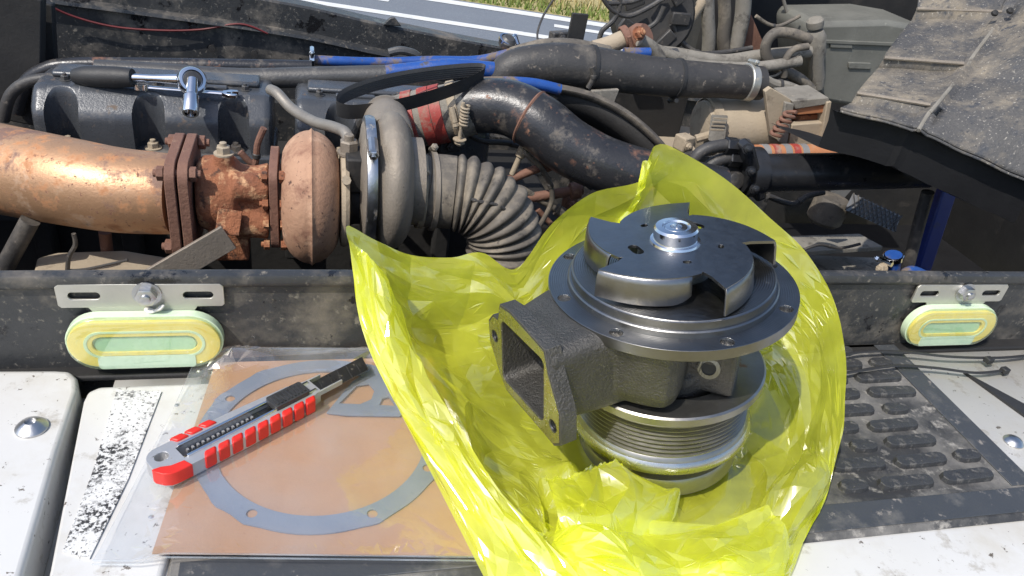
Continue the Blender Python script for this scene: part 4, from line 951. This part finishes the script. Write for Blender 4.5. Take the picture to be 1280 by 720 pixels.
# blue hoses
bh = thing('blue_hose', 'thin blue hose with a dirty brown middle lying across the engine', 'hose', tuple(P(480, 80, y=1.45)))
pth = spline([P(392, 75, y=1.45), P(430, 77, y=1.45), P(480, 78, y=1.46), P(540, 76, y=1.46), P(590, 76, y=1.46), P(620, 71, y=1.46), P(648, 63, y=1.46)], 8)
n = MB(); n.tube(pth, .0092, 16); n.build('tube', 'blue_hose', bh)
clamp(bh, P(390, 75, y=1.45), (1, 0, 0), .0105, 'chrome', .005, screw=(0, 0, 1))
n = MB(); n.tube(spline(pp([(474, 93), (520, 88), (560, 84), (620, 88)], y=1.4), 8), .0155, 18); b2 = tag(n.build('blue_coupler', 'blue_hose'), 'thick blue silicone hose joining the grey coolant pipe', 'hose')
n = MB(); n.tube(spline([P(560, 118, y=1.30), P(600, 104, y=1.3), P(660, 104, y=1.3), P(700, 112, y=1.3)], 8), .010, 14); tag(n.build('blue_tube', 'blue_hose'), 'blue tube passing beneath the drive belt', 'hose')
n = MB(); n.tube(spline(pp([(486, 66), (500, 63), (515, 66), (522, 70)], y=1.5), 6), .008, 10); tag(n.build('lifting_eye', 'pipe_grey'), 'small grey lifting eye behind the blue hose', 'bracket')

# ------------------------------------------------------------------ upper rubber hose and things round it
uh = thing('radiator_hose', 'thick black rubber radiator hose with clamps across the bay', 'hose', tuple(P(780, 120, y=1.38)))
pth = spline([P(625, 118, y=1.40), P(628, 98, y=1.4), P(645, 84, y=1.4), P(690, 80, y=1.4), P(730, 83, y=1.4), P(790, 92, y=1.4), P(845, 98, y=1.4), P(900, 101, y=1.4), P(950, 104, y=1.4)], 10)
n = MB(); n.tube(pth, [.028, .030, .034, .039, .040, .0385, .037, .0345, .034], 40); n.build('hose', 'rubber_black', uh)
for q, r in (((738, 84), .0395), ((846, 98), .0365)): clamp(uh, P(*q, y=1.4), (1, 0, -.06), r, 'belt_rubber', .004, nm='strap', screw=(0, -.4, -1))
clamp(uh, P(935, 103, y=1.4), (1, 0, -.04), .0345, 'zinc', .009, screw=(0, .2, 1))
n = MB(); n.tube(spline([P(640, 68, y=1.45), P(660, 62, y=1.44), P(685, 57, y=1.44), P(720, 58, y=1.44), P(760, 66, y=1.46)], 8), .014, 16); tag(n.build('overflow_hose', 'rubber_dusty'), 'dusty grey hose lying on top of the radiator hose', 'hose')
sc_ = thing('hose_fitting', 'small grey and silver hose fitting behind the radiator hose', 'fitting', tuple(P(634, 60, y=1.5)))
n = MB(); n.lathe([(.012, -.012), (.017, -.004), (.017, .006), (.010, .014)], P(634, 54, y=1.48), (.2, -.4, 1), 20); n.build('body', 'pipe_grey', sc_)
clamp(sc_, P(634, 50, y=1.48), (.2, -.4, 1), .014, 'chrome', .004, screw=(1, 0, .2))
n = MB(); n.tube(spline([P(673, 56, y=1.45), P(672, 40, y=1.47), P(680, 18, y=1.5), P(695, -5, y=1.5)], 8), .0022, 6); tag(n.build('thin_wire', 'rubber_black'), 'thin dark wire arching up against the road', 'wire')
n = MB(); n.prism([(-.017, 0), (.017, 0), (.019, .066), (-.014, .066)], P(716, 58, y=1.5), (1, 0, 0), (0, 0, 1), .008); tag(n.build('upright_tab', 'black_dark', bevel=.001), 'black upright steel tab standing against the road', 'bracket')
# fan ring
fan = thing('fan_ring', 'curved dusty fan shroud ring below the radiator hose', 'fan shroud', tuple(P(760, 160, y=1.32)))
arc = spline([P(672, 114, y=1.34), P(705, 116, y=1.33), P(745, 127, y=1.31), P(785, 149, y=1.28), P(822, 182, y=1.25), P(850, 220, y=1.23)], 10)
n = MB(); n.grid([[p + Vector((0, 0, -.002)) for p in arc], [p + Vector((.004, -.004, .006)) for p in arc], [p + Vector((.008, .012, .008)) for p in arc], [p + Vector((.008, .03, .004)) for p in arc]]); n.build('ring_edge', 'rubber_dusty', fan, solid=.003)
n = MB(); n.grid([[p + Vector((0, .004, -.003)) for p in arc], [p + Vector((-.01, .03, -.05)) for p in arc]]); n.build('ring_inner', 'black_dark', fan, solid=.003)
arc2 = [p + Vector((-.02, -.03, -.055)) for p in arc]
n = MB(); n.tube(arc2, .006, 10); n.build('inner_ring', 'rubber_dusty', fan)
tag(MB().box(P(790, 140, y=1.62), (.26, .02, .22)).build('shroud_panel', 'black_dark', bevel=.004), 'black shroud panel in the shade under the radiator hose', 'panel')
n = MB(); n.prism([(P(*q, y=1.36).x, P(*q, y=1.36).z) for q in ((738, 112), (772, 110), (765, 128), (748, 140), (738, 135))], (0, 1.36, 0), (1, 0, 0), (0, 0, 1), .01); tag(n.build('white_bracket', 'dusty_grey', bevel=.001), 'pale grey bracket hanging beneath the radiator hose', 'bracket')
# dusty shelf, cylinder and bracket box
n = MB(); n.prism([(P(*q, z=-.16).x, P(*q, z=-.16).y) for q in ((795, 178), (812, 153), (868, 160), (880, 190), (860, 205), (820, 200))], (0, 0, -.17), (1, 0, 0), (0, 1, 0), .012)
sh = tag(n.build('dusty_shelf', 'dusty_tan', bevel=.003), 'dust-covered tan steel shelf beside the cylinder', 'bracket')
dc = thing('dusty_cylinder', 'dust-covered tan cylinder with a mesh end below the radiator hose', 'alternator', tuple(P(915, 195, y=1.42)))
a, b_ = P(880, 158, y=1.42), P(968, 155, y=1.42); dv = b_ - a
n = MB(); n.lathe([(.036, -.012), (.052, -.008), (.057, .004), (.057, dv.length), (.05, dv.length + .006), (.02, dv.length + .008)], a, dv, 48); n.build('drum', 'dusty_tan', dc)
n = MB(); n.lathe([(.058, -.002), (.062, .0), (.062, .018), (.056, .02)], a, dv, 40, closed=False); n.tube([a + Vector((-.01, -.05, .0)), a + Vector((-.04, -.05, -.01))], .009, 10); n.build('end_band', 'dusty_tan', dc)
n = MB(); n.prism(rrect(-.018, -.026, .018, .026, .003), P(897, 160, y=1.352), (1, 0, 0), (0, .3, .95), .003); gr = n.build('vent_plate', 'dusty_grey', dc)
for i in range(6):
    n = MB(); n.box(P(897, 160, y=1.348) + Vector((0, 0, -.02 + i * .008)), (.03, .002, .003)); n.build('vent_bar', 'dusty_tan', gr)
bb = thing('bracket_box', 'dusty tan bracket box with a rusty orange spring core', 'bracket', tuple(P(1000, 190, y=1.4)))
n = MB(); n.prism([(P(*q, y=1.36).x, P(*q, y=1.36).z) for q in ((953, 112), (960, 107), (990, 125), (978, 178), (960, 168))], (0, 1.36, 0), (1, 0, 0), (0, 0, 1), .012); n.build('side_plate', 'dusty_tan', bb, bevel=.0015)
def quadbox(px, y0, y1, m, nm, parent, bv=.002):
    f = [P(*q, y=y0) for q in px]; g = [p + Vector((.0, y1 - y0, .0)) for p in f]; k = len(f)
    q = MB(); q.add(f + g, [tuple(range(k)), tuple(range(k, 2 * k))[::-1]] + [(i, i + k, (i + 1) % k + k, (i + 1) % k) for i in range(k)])
    return q.build(nm, m, parent, bevel=bv)
quadbox([(990, 126), (1036, 122), (1038, 130), (994, 137)], 1.34, 1.42, 'dusty_grey', 'top_plate', bb)
quadbox([(996, 132), (1036, 129), (1033, 141), (997, 144)], 1.345, 1.37, 'orange_hose', 'rubber_block', bb)
quadbox([(994, 145), (1033, 142), (1032, 152), (994, 155)], 1.36, 1.38, 'rust_orange', 'rusty_core', bb)
quadbox([(990, 156), (1032, 153), (1026, 186), (986, 184)], 1.34, 1.36, 'dusty_tan', 'front_plate', bb)
quadbox([(982, 128), (993, 130), (984, 182), (974, 178)], 1.34, 1.40, 'dusty_grey', 'left_plate', bb)
quadbox([(1034, 128), (1040, 127), (1030, 186), (1024, 186)], 1.335, 1.40, 'dusty_tan', 'right_plate', bb)
hel = [P(985, 152, y=1.31) + Vector((.012 * cos(t) - t * .0006, .012 * sin(t) * .6, .02 - t * .0016)) for t in np.linspace(0, 2 * pi * 5, 80)]
n = MB(); n.tube(hel, .0038, 8); n.build('coil_spring', 'rust_brown', bb)
n = MB(); n.prism([(P(*q, z=-.2).x, P(*q, z=-.2).y) for q in ((1030, 190), (1045, 165), (1075, 170), (1092, 184), (1060, 196))], (0, 0, -.23), (1, 0, 0), (0, 1, 0), .03); tag(n.build('dusty_ledge', 'dusty_grey', bevel=.006), 'pale dusty ledge beside the striped pipe end', 'bracket')
spx = thing('striped_pipe', 'orange and red striped pipe above the black steering cylinder', 'pipe', tuple(P(1010, 200, y=1.3)))
a, b_ = P(935, 194, y=1.3), P(1085, 192, y=1.3)
n = MB(); n.tube([a, b_], .021, 28); n.build('pipe', 'orange_hose', spx)
for t, m in ((.12, 'grey_band'), (.2, 'red_hose'), (.29, 'grey_band'), (.36, 'red_hose'), (.43, 'grey_band')):
    n = MB(); n.lathe([(.0205, -.0075), (.0222, -.007), (.0222, .007), (.0205, .0075)], a.lerp(b_, t), b_ - a, 32, closed=False); n.build('band', m, spx)
# black steering cylinder
st = thing('steering_cylinder', 'glossy black hydraulic cylinder with hoses at its bracket end', 'hydraulic cylinder', tuple(P(1030, 245, y=1.12)))
a, b_ = P(925, 217, y=1.12), P(1160, 212, y=1.12)
n = MB(); n.tube([a.lerp(b_, t) for t in np.linspace(0, 1, 6)], .034, 40); n.build('barrel', 'black_gloss', st)
n = MB(); n.lathe([(.03, -.012), (.042, -.008), (.044, .0), (.044, .018), (.037, .022)], P(936, 215, y=1.12), b_ - a, 36); n.build('end_collar', 'black_gloss', st)
n = MB(); n.bar(P(931, 178, y=1.1), P(948, 246, y=1.1), .02, .035, (0, 1, 0)); n.build('bracket', 'black_gloss', st, bevel=.006, seg=3)
for q in ((934, 186), (938, 214), (943, 236)):
    n = MB(); n.hexbolt(P(*q, y=1.078), (-.2, -1, .2), .007, .007, 1.3); n.build('bolt', 'black_gloss', st)
for l in ([(862, 208), (876, 190), (900, 182), (935, 181)], [(874, 226), (888, 206), (908, 198), (938, 196)]):
    n = MB(); n.tube(spline(pp(l, y=1.12), 8), .0105, 16); n.build('hose', 'rubber_black', st)
for q in ((914, 182), (918, 198)):
    n = MB(); n.lathe([(.0125, -.012), (.0145, -.01), (.0145, .01), (.0125, .012)], P(*q, y=1.12), (1, 0, -.05), 6); n.build('hose_end', 'black_gloss', st)
n = MB(); n.lathe([(.03, 0), (.03, .02), (.016, .022), (.016, .038), (.013, .04), (0, .04)], P(905, 222, y=1.14), (.1, -1, .3), 32); n.build('pivot_bolt', 'rubber_black', st)
quadbox([(915, 235), (935, 240), (945, 300), (925, 290)], 1.14, 1.17, 'rubber_black', 'mount_plate', st)
# ------------------------------------------------------------------ top right: tank, hoses, cab shadow wall
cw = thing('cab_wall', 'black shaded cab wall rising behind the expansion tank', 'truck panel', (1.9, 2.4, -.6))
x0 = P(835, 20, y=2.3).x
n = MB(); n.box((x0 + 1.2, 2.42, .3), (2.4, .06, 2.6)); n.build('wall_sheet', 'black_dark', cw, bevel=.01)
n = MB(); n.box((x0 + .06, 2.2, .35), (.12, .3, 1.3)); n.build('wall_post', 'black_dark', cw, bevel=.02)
n = MB(); n.box((2.6, 1.7, -.3), (.04, 1.5, 1.2)); n.build('side_sheet', 'shade_black', cw)  # shade put into the colour; the sheet itself catches the sun
tk = thing('expansion_tank', 'dirty grey plastic expansion tank with a capped filler neck', 'coolant tank', tuple(P(1060, 140, y=1.9)))
quadbox([(1014, 40), (1022, 28), (1112, 26), (1160, 34), (1160, 150), (1030, 128), (1016, 110)], 1.85, 2.05, 'tank_plastic', 'tank_body', tk, bv=.018)
quadbox([(1024, 50), (1150, 55), (1150, 59), (1024, 54)], 1.843, 1.86, 'tank_plastic', 'seam', tk, bv=.001)
for q in ((1075, 82), (1052, 56)):
    quadbox([(q[0] - 14, q[1] - 4), (q[0] + 14, q[1] - 3), (q[0] + 14, q[1] + 5), (q[0] - 14, q[1] + 4)], 1.845, 1.86, 'tank_plastic', 'rib', tk, bv=.002)
n = MB(); nk = P(1021, 110, y=1.83); nt_ = P(1019, 34, y=1.83); h_ = (nt_ - nk).length
n.lathe([(.018, 0), (.022, h_ * .2), (.02, h_ * .45), (.026, h_ * .6), (.027, h_ * .85), (.02, h_ * .95)], nk, nt_ - nk, 28); n.build('filler_neck', 'dusty_grey', tk)
n = MB(); n.lathe([(.021, 0), (.022, .004), (.022, .018), (.016, .024), (0, .025)], nt_, nt_ - nk, 18); n.build('cap', 'dusty_grey', tk)
hl = thing('hose_loop', 'looped dusty grey hose beside the expansion tank', 'hose', tuple(P(985, 105, y=1.78)))
n = MB(); n.tube(spline(pp([(1012, 50), (990, 42), (968, 42), (957, 58), (962, 78), (985, 90), (1002, 100), (1014, 112)], y=1.78), 8), .0135, 16); n.build('hose', 'rubber_dusty', hl)
n = MB(); n.tube(spline(pp([(1010, 58), (992, 62), (982, 76), (980, 96)], y=1.74), 8), .009, 14); n.build('thin_hose', 'rubber_dusty', hl)
n = MB(); n.tube(spline(pp([(1000, 66), (985, 82), (970, 94), (955, 96)], y=1.74), 8), .003, 8); n.build('cable', 'dusty_grey', hl)
n = MB(); n.tube(spline(pp([(780, 70), (830, 66), (900, 76), (950, 70), (1012, 64)], y=1.82), 8), .017, 16); tag(n.build('wiring_loom', 'dusty_grey'), 'grey dusty wiring loom running level to the hose loop', 'cable')
n = MB(); n.tube(spline(pp([(820, 62), (846, 72), (880, 82), (945, 84), (1000, 76)], y=1.74), 8), .014, 16); tag(n.build('grey_conduit', 'dusty_grey'), 'ribbed grey conduit behind the radiator hose', 'cable')
loom = [([(862, -8), (850, 12), (832, 36), (818, 58)], .018, 'dusty_grey', 'slanting dusty grey hose dropping from the cab'), ([(886, -8), (866, 20), (850, 50), (846, 70)], .014, 'dusty_tan', 'slanting tan hose beside the rusty plate'), ([(884, -8), (885, 20), (886, 50), (884, 78)], .018, 'dusty_grey', 'upright dusty grey hose beside the slanting tan one'), ([(905, -8), (906, 25), (904, 50), (908, 80)], .017, 'rubber_dusty', 'upright darker hose between two grey ones'), ([(930, -8), (928, 20), (922, 50), (915, 78)], .021, 'dusty_grey', 'upright thick grey hose beside the rust-brown plate')]
for l, r, m, lab in loom:
    n = MB(); n.tube(spline(pp(l, y=1.95), 8), r, 16); tag(n.build('upright_hose', m), lab, 'hose', 'hoses dropping behind the engine')
quadbox([(925, 5), (940, 20), (953, 50), (948, 72), (920, 74)], 1.97, 1.99, 'rust_brown', 'rusty_plate', None)
o = bpy.data.objects['rusty_plate']; tag(o, 'rust-brown steel plate behind the upright hoses', 'bracket')
n = MB(); n.tube(spline(pp([(978, -5), (985, 18), (998, 45)], y=2.0), 6), .005, 8); tag(n.build('brake_line', 'dusty_grey'), 'thin grey line hanging in front of the black cab wall', 'cable')
# clutter round the thermostat
th = thing('thermostat_housing', 'rust-brown thermostat housing with clamps behind the radiator hose', 'thermostat', tuple(P(785, 70, y=1.65)))
n = MB(); n.tube(spline(pp([(742, 62), (762, 56), (785, 46)], y=1.66), 6), .02, 18); n.build('spigot', 'dusty_tan', th)
n = MB(); n.lathe([(.02, -.02), (.03, -.014), (.032, .01), (.024, .026)], P(797, 48, y=1.66), (.5, -.6, .6), 20); n.build('body', 'rust_brown', th)
clamp(th, P(782, 47, y=1.66), (1, 0, .5), .024, 'rust_brown', .008, screw=(0, -1, 0))
n = MB(); n.hexbolt(P(798, 42, y=1.6), (.2, -1, .5), .012, .014, 1.3); n.build('bolt', 'rust_orange', th)
n = MB(); n.tube(spline(pp([(800, 50), (815, 60), (825, 74)], y=1.62), 6), .015, 14); n.build('branch', 'dusty_grey', th)
n = MB(); n.tube(pp([(780, 66), (812, 66)], y=1.56), .011, 14); tag(n.build('blue_stub', 'blue_hose'), 'short blue hose stub beneath the thermostat housing', 'hose')
fanb = thing('viscous_fan', 'black fan hub with cables at the bay edge beside the verge', 'fan', tuple(P(800, 40, y=1.85)))
n = MB(); n.lathe([(.02, -.03), (.10, -.02), (.11, .0), (.10, .03)], P(815, 18, y=1.9), (-.3, -1, .3), 32); n.build('hub', 'black_dark', fanb)
for i in range(7):
    c = P(815, 18, y=1.86); t = 2 * pi * i / 7
    n = MB(); n.box(c + Vector((.07 * cos(t), -.02, .07 * sin(t))), (.05, .012, .03), Matrix.Rotation(t, 3, 'Y')); n.build('fin', 'rubber_black', fanb, bevel=.003)
for l in ([(752, -5), (765, 12), (785, 20), (810, 10), (835, -6)], [(748, 60), (752, 40), (768, 24), (775, 5), (772, -10)], [(800, 40), (820, 28), (830, 8)], [(760, 4), (790, 2), (812, -8)]):
    n = MB(); n.tube(spline(pp(l, y=1.75), 8), .006, 10); n.build('cable', 'rubber_black', fanb)

# ------------------------------------------------------------------ folded rubber cover, upper right
fc_ = thing('rubber_cover', 'scuffed dusty black rubber cover with stepped folds and a ridge', 'splash guard', tuple(P(1150, 160, y=1.0)))
Lft = [(1147, -60, 1.36), (1147, -2, 1.25), (1145, 13, 1.235), (1143, 20, 1.225), (1108, 66, 1.14), (1104, 74, 1.125), (1101, 80, 1.12), (1070, 118, 1.05), (1066, 126, 1.04), (1050, 136, 1.02)]
Rdg = [(1290, -30, 1.25), (1262, 6, 1.2), (1258, 17, 1.19), (1253, 22, 1.175), (1218, 68, 1.10), (1210, 82, 1.08), (1205, 89, 1.075), (1168, 134, .99), (1160, 143, .98), (1148, 163, .955)]
Rgt = [(1420, -20, 1.02), (1400, 20, .99), (1395, 40, .98), (1390, 50, .97), (1370, 90, .94), (1365, 110, .93), (1362, 120, .92), (1340, 180, .88), (1335, 190, .87), (1310, 234, .85)]
G = []
step = [0, .004, .007, -.008, 0, .005, -.008, .004, -.007, .002]
for st_, l, r, g in zip(step, Lft, Rdg, Rgt):
    a, b_, c = (P(q[0], q[1], y=q[2]) for q in (l, r, g))
    fn = Vector((-.25, -.55, .8)).normalized(); row = [a.lerp(b_, t) + fn * st_ * min(1, (1 - t) * 6) for t in np.linspace(0, 1, 12)][:-1]
    nrm = Vector((-.3, -.5, .8)) * .006
    row += [b_ - (b_ - a).normalized() * .012, b_ + nrm, b_ + (c - b_).normalized() * .012]
    row += [b_.lerp(c, t) for t in np.linspace(.06, 1, 14)]
    G.append(row)
# subdivide rows and ripple them like old rubber
G2 = []
for i in range(len(G) - 1):
    for t in np.linspace(0, 1, 7)[:-1]: G2.append([p.lerp(q, t) for p, q in zip(G[i], G[i + 1])])
G2.append(G[-1])
for row in G2:
    for j, p in enumerate(row): row[j] = p + Vector((-.2, -.4, .8)) * (.0016 * sin(p.x * 31 + p.z * 40) + .0012 * sin(p.x * 83 - p.z * 61 + 1))
MB().grid(G2).build('top_skin', 'flap_rubber', fc_, solid=.004, angle=25)
for lv in (2, 5, 7):
    rowp = [P(Lft[lv][0] + (Rdg[lv][0] - Lft[lv][0]) * t, Lft[lv][1] + (Rdg[lv][1] - Lft[lv][1]) * t, y=Lft[lv][2] + (Rdg[lv][2] - Lft[lv][2]) * t - .003) for t in np.linspace(0, .93, 14)]
    n = MB(); n.tube([p + Vector((-.25, -.55, .8)).normalized() * .004 for p in rowp], .0032, 8); n.build('fold_lip', 'cast_dusty', fc_)
rp = [P(*q[:2], y=q[2] - .006) for q in Rdg]
n = MB(); n.tube(spline(rp[2:], 4), .0035, 8); n.build('ridge_seam', 'dusty_grey', fc_)
for q in ((1243, 17, 1.155), (1262, 14, 1.15)):
    n = MB(); n.lathe([(.006, 0), (.005, .004), (0, .005)], P(*q[:2], y=q[2]), (-.3, -.6, .7), 12); n.build('rivet', 'black_dark', fc_)
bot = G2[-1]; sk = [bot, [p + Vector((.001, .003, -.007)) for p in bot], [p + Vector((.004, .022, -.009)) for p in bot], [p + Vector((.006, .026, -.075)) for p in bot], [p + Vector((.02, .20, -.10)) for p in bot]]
MB().grid(sk).build('skirt', 'shade_black', fc_, angle=25)  # black sheet, partly standing in for the shade under the cover
n = MB(); e = [p + Vector((0, -.002, -.003)) for p in bot]; n.tube(e, .0022, 8); n.build('edge_bead', 'flap_rubber', fc_)

# ------------------------------------------------------------------ low clutter: left
n = MB(); n.prism([(P(*q, z=-.15).x, P(*q, z=-.15).y) for q in ((40, 345), (46, 322), (66, 316), (160, 313), (215, 322), (240, 345), (240, 380), (40, 380))], (0, 0, -.17), (1, 0, 0), (0, 1, 0), .02); tag(n.build('tan_plate', 'dusty_tan', bevel=.004), 'dusty tan plate low beneath the copper exhaust pipe', 'bracket')
bk = thing('support_bracket', 'bent dusty steel bracket rising to the rusted exhaust neck', 'bracket', tuple(P(240, 335, y=.93)))
def strap(pts, w, th, m, nm, parent, up=(0, -1, 0)):
    q = MB(); 
    for a, b2 in zip(pts[:-1], pts[1:]): q.bar(a, b2, w, th, up)
    return q.build(nm, m, parent, bevel=.001)
strap([P(190, 352, y=.9), P(286, 296, y=.93)], .036, .006, 'cast_dusty', 'lower_arm', bk)
strap([P(284, 293, y=.935), P(288, 262, y=.95)], .03, .006, 'rust_orange', 'upper_arm', bk)
n = MB(); n.tube(pp([(131, 290), (135, 322)], y=1.05), .0085, 12); tag(n.build('rusty_post', 'rust_brown'), 'short rusty post under the copper exhaust pipe', 'rod')
n = MB(); n.tube(spline(pp([(92, 292), (94, 306), (86, 322), (84, 345)], y=.98), 6), .003, 8); n.tube(spline(pp([(86, 338), (110, 336), (160, 325)], y=.98), 6), .002, 8); tag(n.build('loose_wire', 'rubber_black'), 'loose black wire hanging under the copper exhaust pipe', 'wire')
n = MB(); n.tube(pp([(38, 275), (0, 345)], y=1.0), .012, 14); tag(n.build('drain_hose', 'rubber_black'), 'black hose slanting down at the exhaust elbow bend', 'hose')
# rods behind the intake hose
for l, r, m, lab in (([(628, 228), (690, 203)], .0075, 'rust_brown', 'rusty rod rising from the intake hose to the charge pipe'), ([(652, 236), (706, 268)], .0062, 'rubber_dusty', 'dark rod sloping down from the intake hose to the bag'), ([(650, 249), (728, 237)], .0088, 'rust_brown', 'thick rusty rod crossing low behind the intake hose'), ([(672, 262), (700, 292)], .005, 'rust_brown', 'thin rusty rod pointing down towards the yellow bag'), ([(640, 218), (654, 186)], .005, 'dusty_tan', 'thin tan link standing behind the intake hose')):
    o = thing('linkage_rod', lab, 'rod', tuple(P(*l[0], y=1.16)), 'rusty linkage rods')
    a, b_ = (P(*q, y=1.16) for q in l)
    n = MB(); n.tube([a, b_], r, 12); n.build('rod', m, o)
    n = MB(); n.lathe([(r * 1.2, -.01), (r * 1.7, -.008), (r * 1.7, .008), (r * 1.2, .01)], b_.lerp(a, .12), b_ - a, 12); n.build('rod_end', m, o)
# low clutter: right
n = MB(); n.prism([(P(*q, z=-.3).x, P(*q, z=-.3).y) for q in ((960, 296), (1075, 292), (1104, 308), (985, 316))], (0, 0, -.312), (1, 0, 0), (0, 1, 0), .012); tag(n.build('grey_shelf', 'dusty_grey', bevel=.002), 'dusty grey steel shelf below the black cylinder', 'bracket')
n = MB(); n.prism([(P(*q, z=-.36).x, P(*q, z=-.36).y) for q in ((1000, 318), (1100, 322), (1112, 360), (1000, 360))], (0, 0, -.37), (1, 0, 0), (0, 1, 0), .01); tag(n.build('lower_shelf', 'dusty_grey', bevel=.002), 'lower dusty shelf behind the rail beside the blue coupling', 'bracket')
cn = thing('filter_can', 'dark dusty canister hanging under the black cylinder', 'filter', tuple(P(1035, 285, y=1.25)))
n = MB(); n.lathe([(.03, 0), (.037, .008), (.037, .05), (.033, .058), (.012, .06)], P(1034, 262, y=1.25) - Vector((0, 0, .03)), (.1, 0, 1), 28); n.build('can', 'rubber_dusty', cn)
n = MB(); n.prism([(P(*q, y=1.3).x, P(*q, y=1.3).z) for q in ((1035, 236), (1064, 234), (1048, 252))], (0, 1.3, 0), (1, 0, 0), (0, 0, 1), .006); tag(n.build('pale_tab', 'grey_band'), 'pale grey tab behind the dark canister', 'bracket')
ms = thing('mesh_guard', 'strip of bright wire mesh under the black cylinder', 'mesh guard', tuple(P(1090, 272, y=1.2)))
ma, mb_, mc = P(1056, 262, y=1.2), P(1118, 290, y=1.2), P(1066, 242, y=1.24)
ea, eb_ = mb_ - ma, mc - ma
n = MB(); n.add([ma, mb_, mb_ + eb_, mc], [(0, 1, 2, 3)]); n.build('backing', 'grey_band', ms)
for i in range(11):
    for s_ in (0, 1):
        u0 = i / 11; u1 = min(1, u0 + .2); 
        q0, q1 = (ma + ea * u0, ma + ea * u1 + eb_) if s_ else (ma + ea * u1, ma + ea * u0 + eb_)
        n = MB(); n.tube([q0 + Vector((0, -.002, .002)), q1 + Vector((0, -.002, .002))], .0016, 6); n.build('wire', 'rubber_black', ms)
n = MB(); n.bar(P(1196, 200, y=1.12), P(1146, 352, y=1.06), .035, .02, (0, 1, 0)); tag(n.build('blue_strut', 'blue_paint', bevel=.004), 'dark blue steel strut slanting down under the rubber cover', 'strut')
n = MB(); n.tube(spline(pp([(1160, 240), (1146, 290), (1132, 345)], y=1.03), 6), .011, 14); tag(n.build('black_line', 'rubber_black'), 'black hose running down along the blue strut', 'hose')
bc = thing('blue_coupling', 'small blue hose coupling with a shiny clamp behind the rail', 'hose', tuple(P(1116, 345, y=1.0)))
a, b_ = P(1117, 318, y=1.0), P(1112, 350, y=1.0)
n = MB(); n.tube([a, b_], .0145, 20); n.build('sleeve', 'blue_hose', bc)
clamp(bc, a.lerp(b_, .1), b_ - a, .0145, 'chrome', .005, screw=(-1, -.4, 0)); 
n = MB(); n.hexbolt(P(1104, 335, y=.99), (-1, -.3, 0), .008, .012, 1.2); n.build('bolt', 'dusty_tan', bc)
n = MB(); n.tube(spline(pp([(1125, 345), (1140, 338), (1160, 346)], y=1.0), 6), .009, 12); n.build('branch', 'blue_hose', bc)

# ------------------------------------------------------------------ loose cables and small brackets between the larger parts
cables = [
 ([(560, 150), (600, 175), (640, 180), (690, 200), (740, 235)], 1.22, .005, 'rubber_black', 'thin black cable sagging under the black charge pipe'),
 ([(655, 190), (680, 215), (690, 250), (670, 290)], 1.14, .0045, 'rubber_dusty', 'dusty cable hanging among the rusty rods'),
 ([(735, 110), (742, 96), (740, 84)], 1.36, .005, 'rubber_black', 'short black cable tied to the radiator hose'),
 ([(770, 78), (800, 72), (835, 84), (870, 82), (900, 90)], 1.6, .008, 'dusty_grey', 'thin grey hose lying between radiator hose and looms'),
 ([(840, 30), (850, 50), (872, 66), (900, 66), (940, 60)], 1.85, .007, 'rubber_black', 'black cable looping in front of the upright hoses'),
 ([(945, 20), (960, 30), (975, 32), (1000, 20)], 1.9, .005, 'rubber_dusty', 'dusty cable arching above the looped hose'),
 ([(945, 90), (965, 104), (985, 108), (1010, 118)], 1.55, .011, 'dusty_grey', 'short grey hose behind the tan bracket box'),
 ([(960, 245), (990, 255), (1010, 245), (1030, 240)], 1.2, .006, 'rubber_black', 'black cable slung below the hydraulic cylinder'),
 ([(1005, 312), (1025, 306), (1050, 310), (1075, 305)], 1.12, .003, 'rubber_black', 'thin black wire lying on the grey shelf'),
 ([(300, 190), (318, 205), (322, 180), (330, 160)], 1.12, .005, 'rust_brown', 'thin rusty line behind the exhaust neck'),
 ([(440, 180), (452, 150), (470, 140), (490, 140)], 1.14, .007, 'rubber_black', 'black hose behind the turbo oil fitting'),
]
for l, y_, r_, m, lab in cables:
    o = thing('cable', lab, 'cable', tuple(P(*l[0], y=y_)), 'loose cables in the engine bay')
    path = spline(pp(l, y=y_), 8); n = MB(); n.tube(path, r_, 10); n.build('sheath', m, o)
    k = len(path) // 2
    n = MB(); n.lathe([(r_ * 1.05, -.004), (r_ * 1.25, -.003), (r_ * 1.25, .003), (r_ * 1.05, .004)], path[k], path[k + 1] - path[k], 12, closed=False); n.build('cable_tie', 'rubber_black', o)
for q, y_, s_, m, lab in (((712, 252), 1.2, (.03, .012, .03), 'rust_brown', 'small rusty clamp block on the linkage rods'), ((855, 178), 1.33, (.03, .03, .03), 'dusty_tan', 'small tan lug bolted to the dusty shelf'), ((560, 178), 1.2, (.04, .02, .03), 'black_dark', 'small dark bracket below the red coupler'), ((700, 45), 1.62, (.05, .02, .02), 'rubber_black', 'small black block behind the overflow hose')):
    o = thing('small_bracket', lab, 'bracket', tuple(P(*q, y=y_)))
    n = MB(); n.box(P(*q, y=y_), s_, Matrix.Rotation(.4, 3, 'Z')); n.build('block', m, o, bevel=.003)
    n = MB(); n.hexbolt(P(*q, y=y_) + Vector((0, -s_[1] * .5 - .003, 0)), (.3, -1, .1), .007, .008, 1.3); n.build('bolt', m, o)
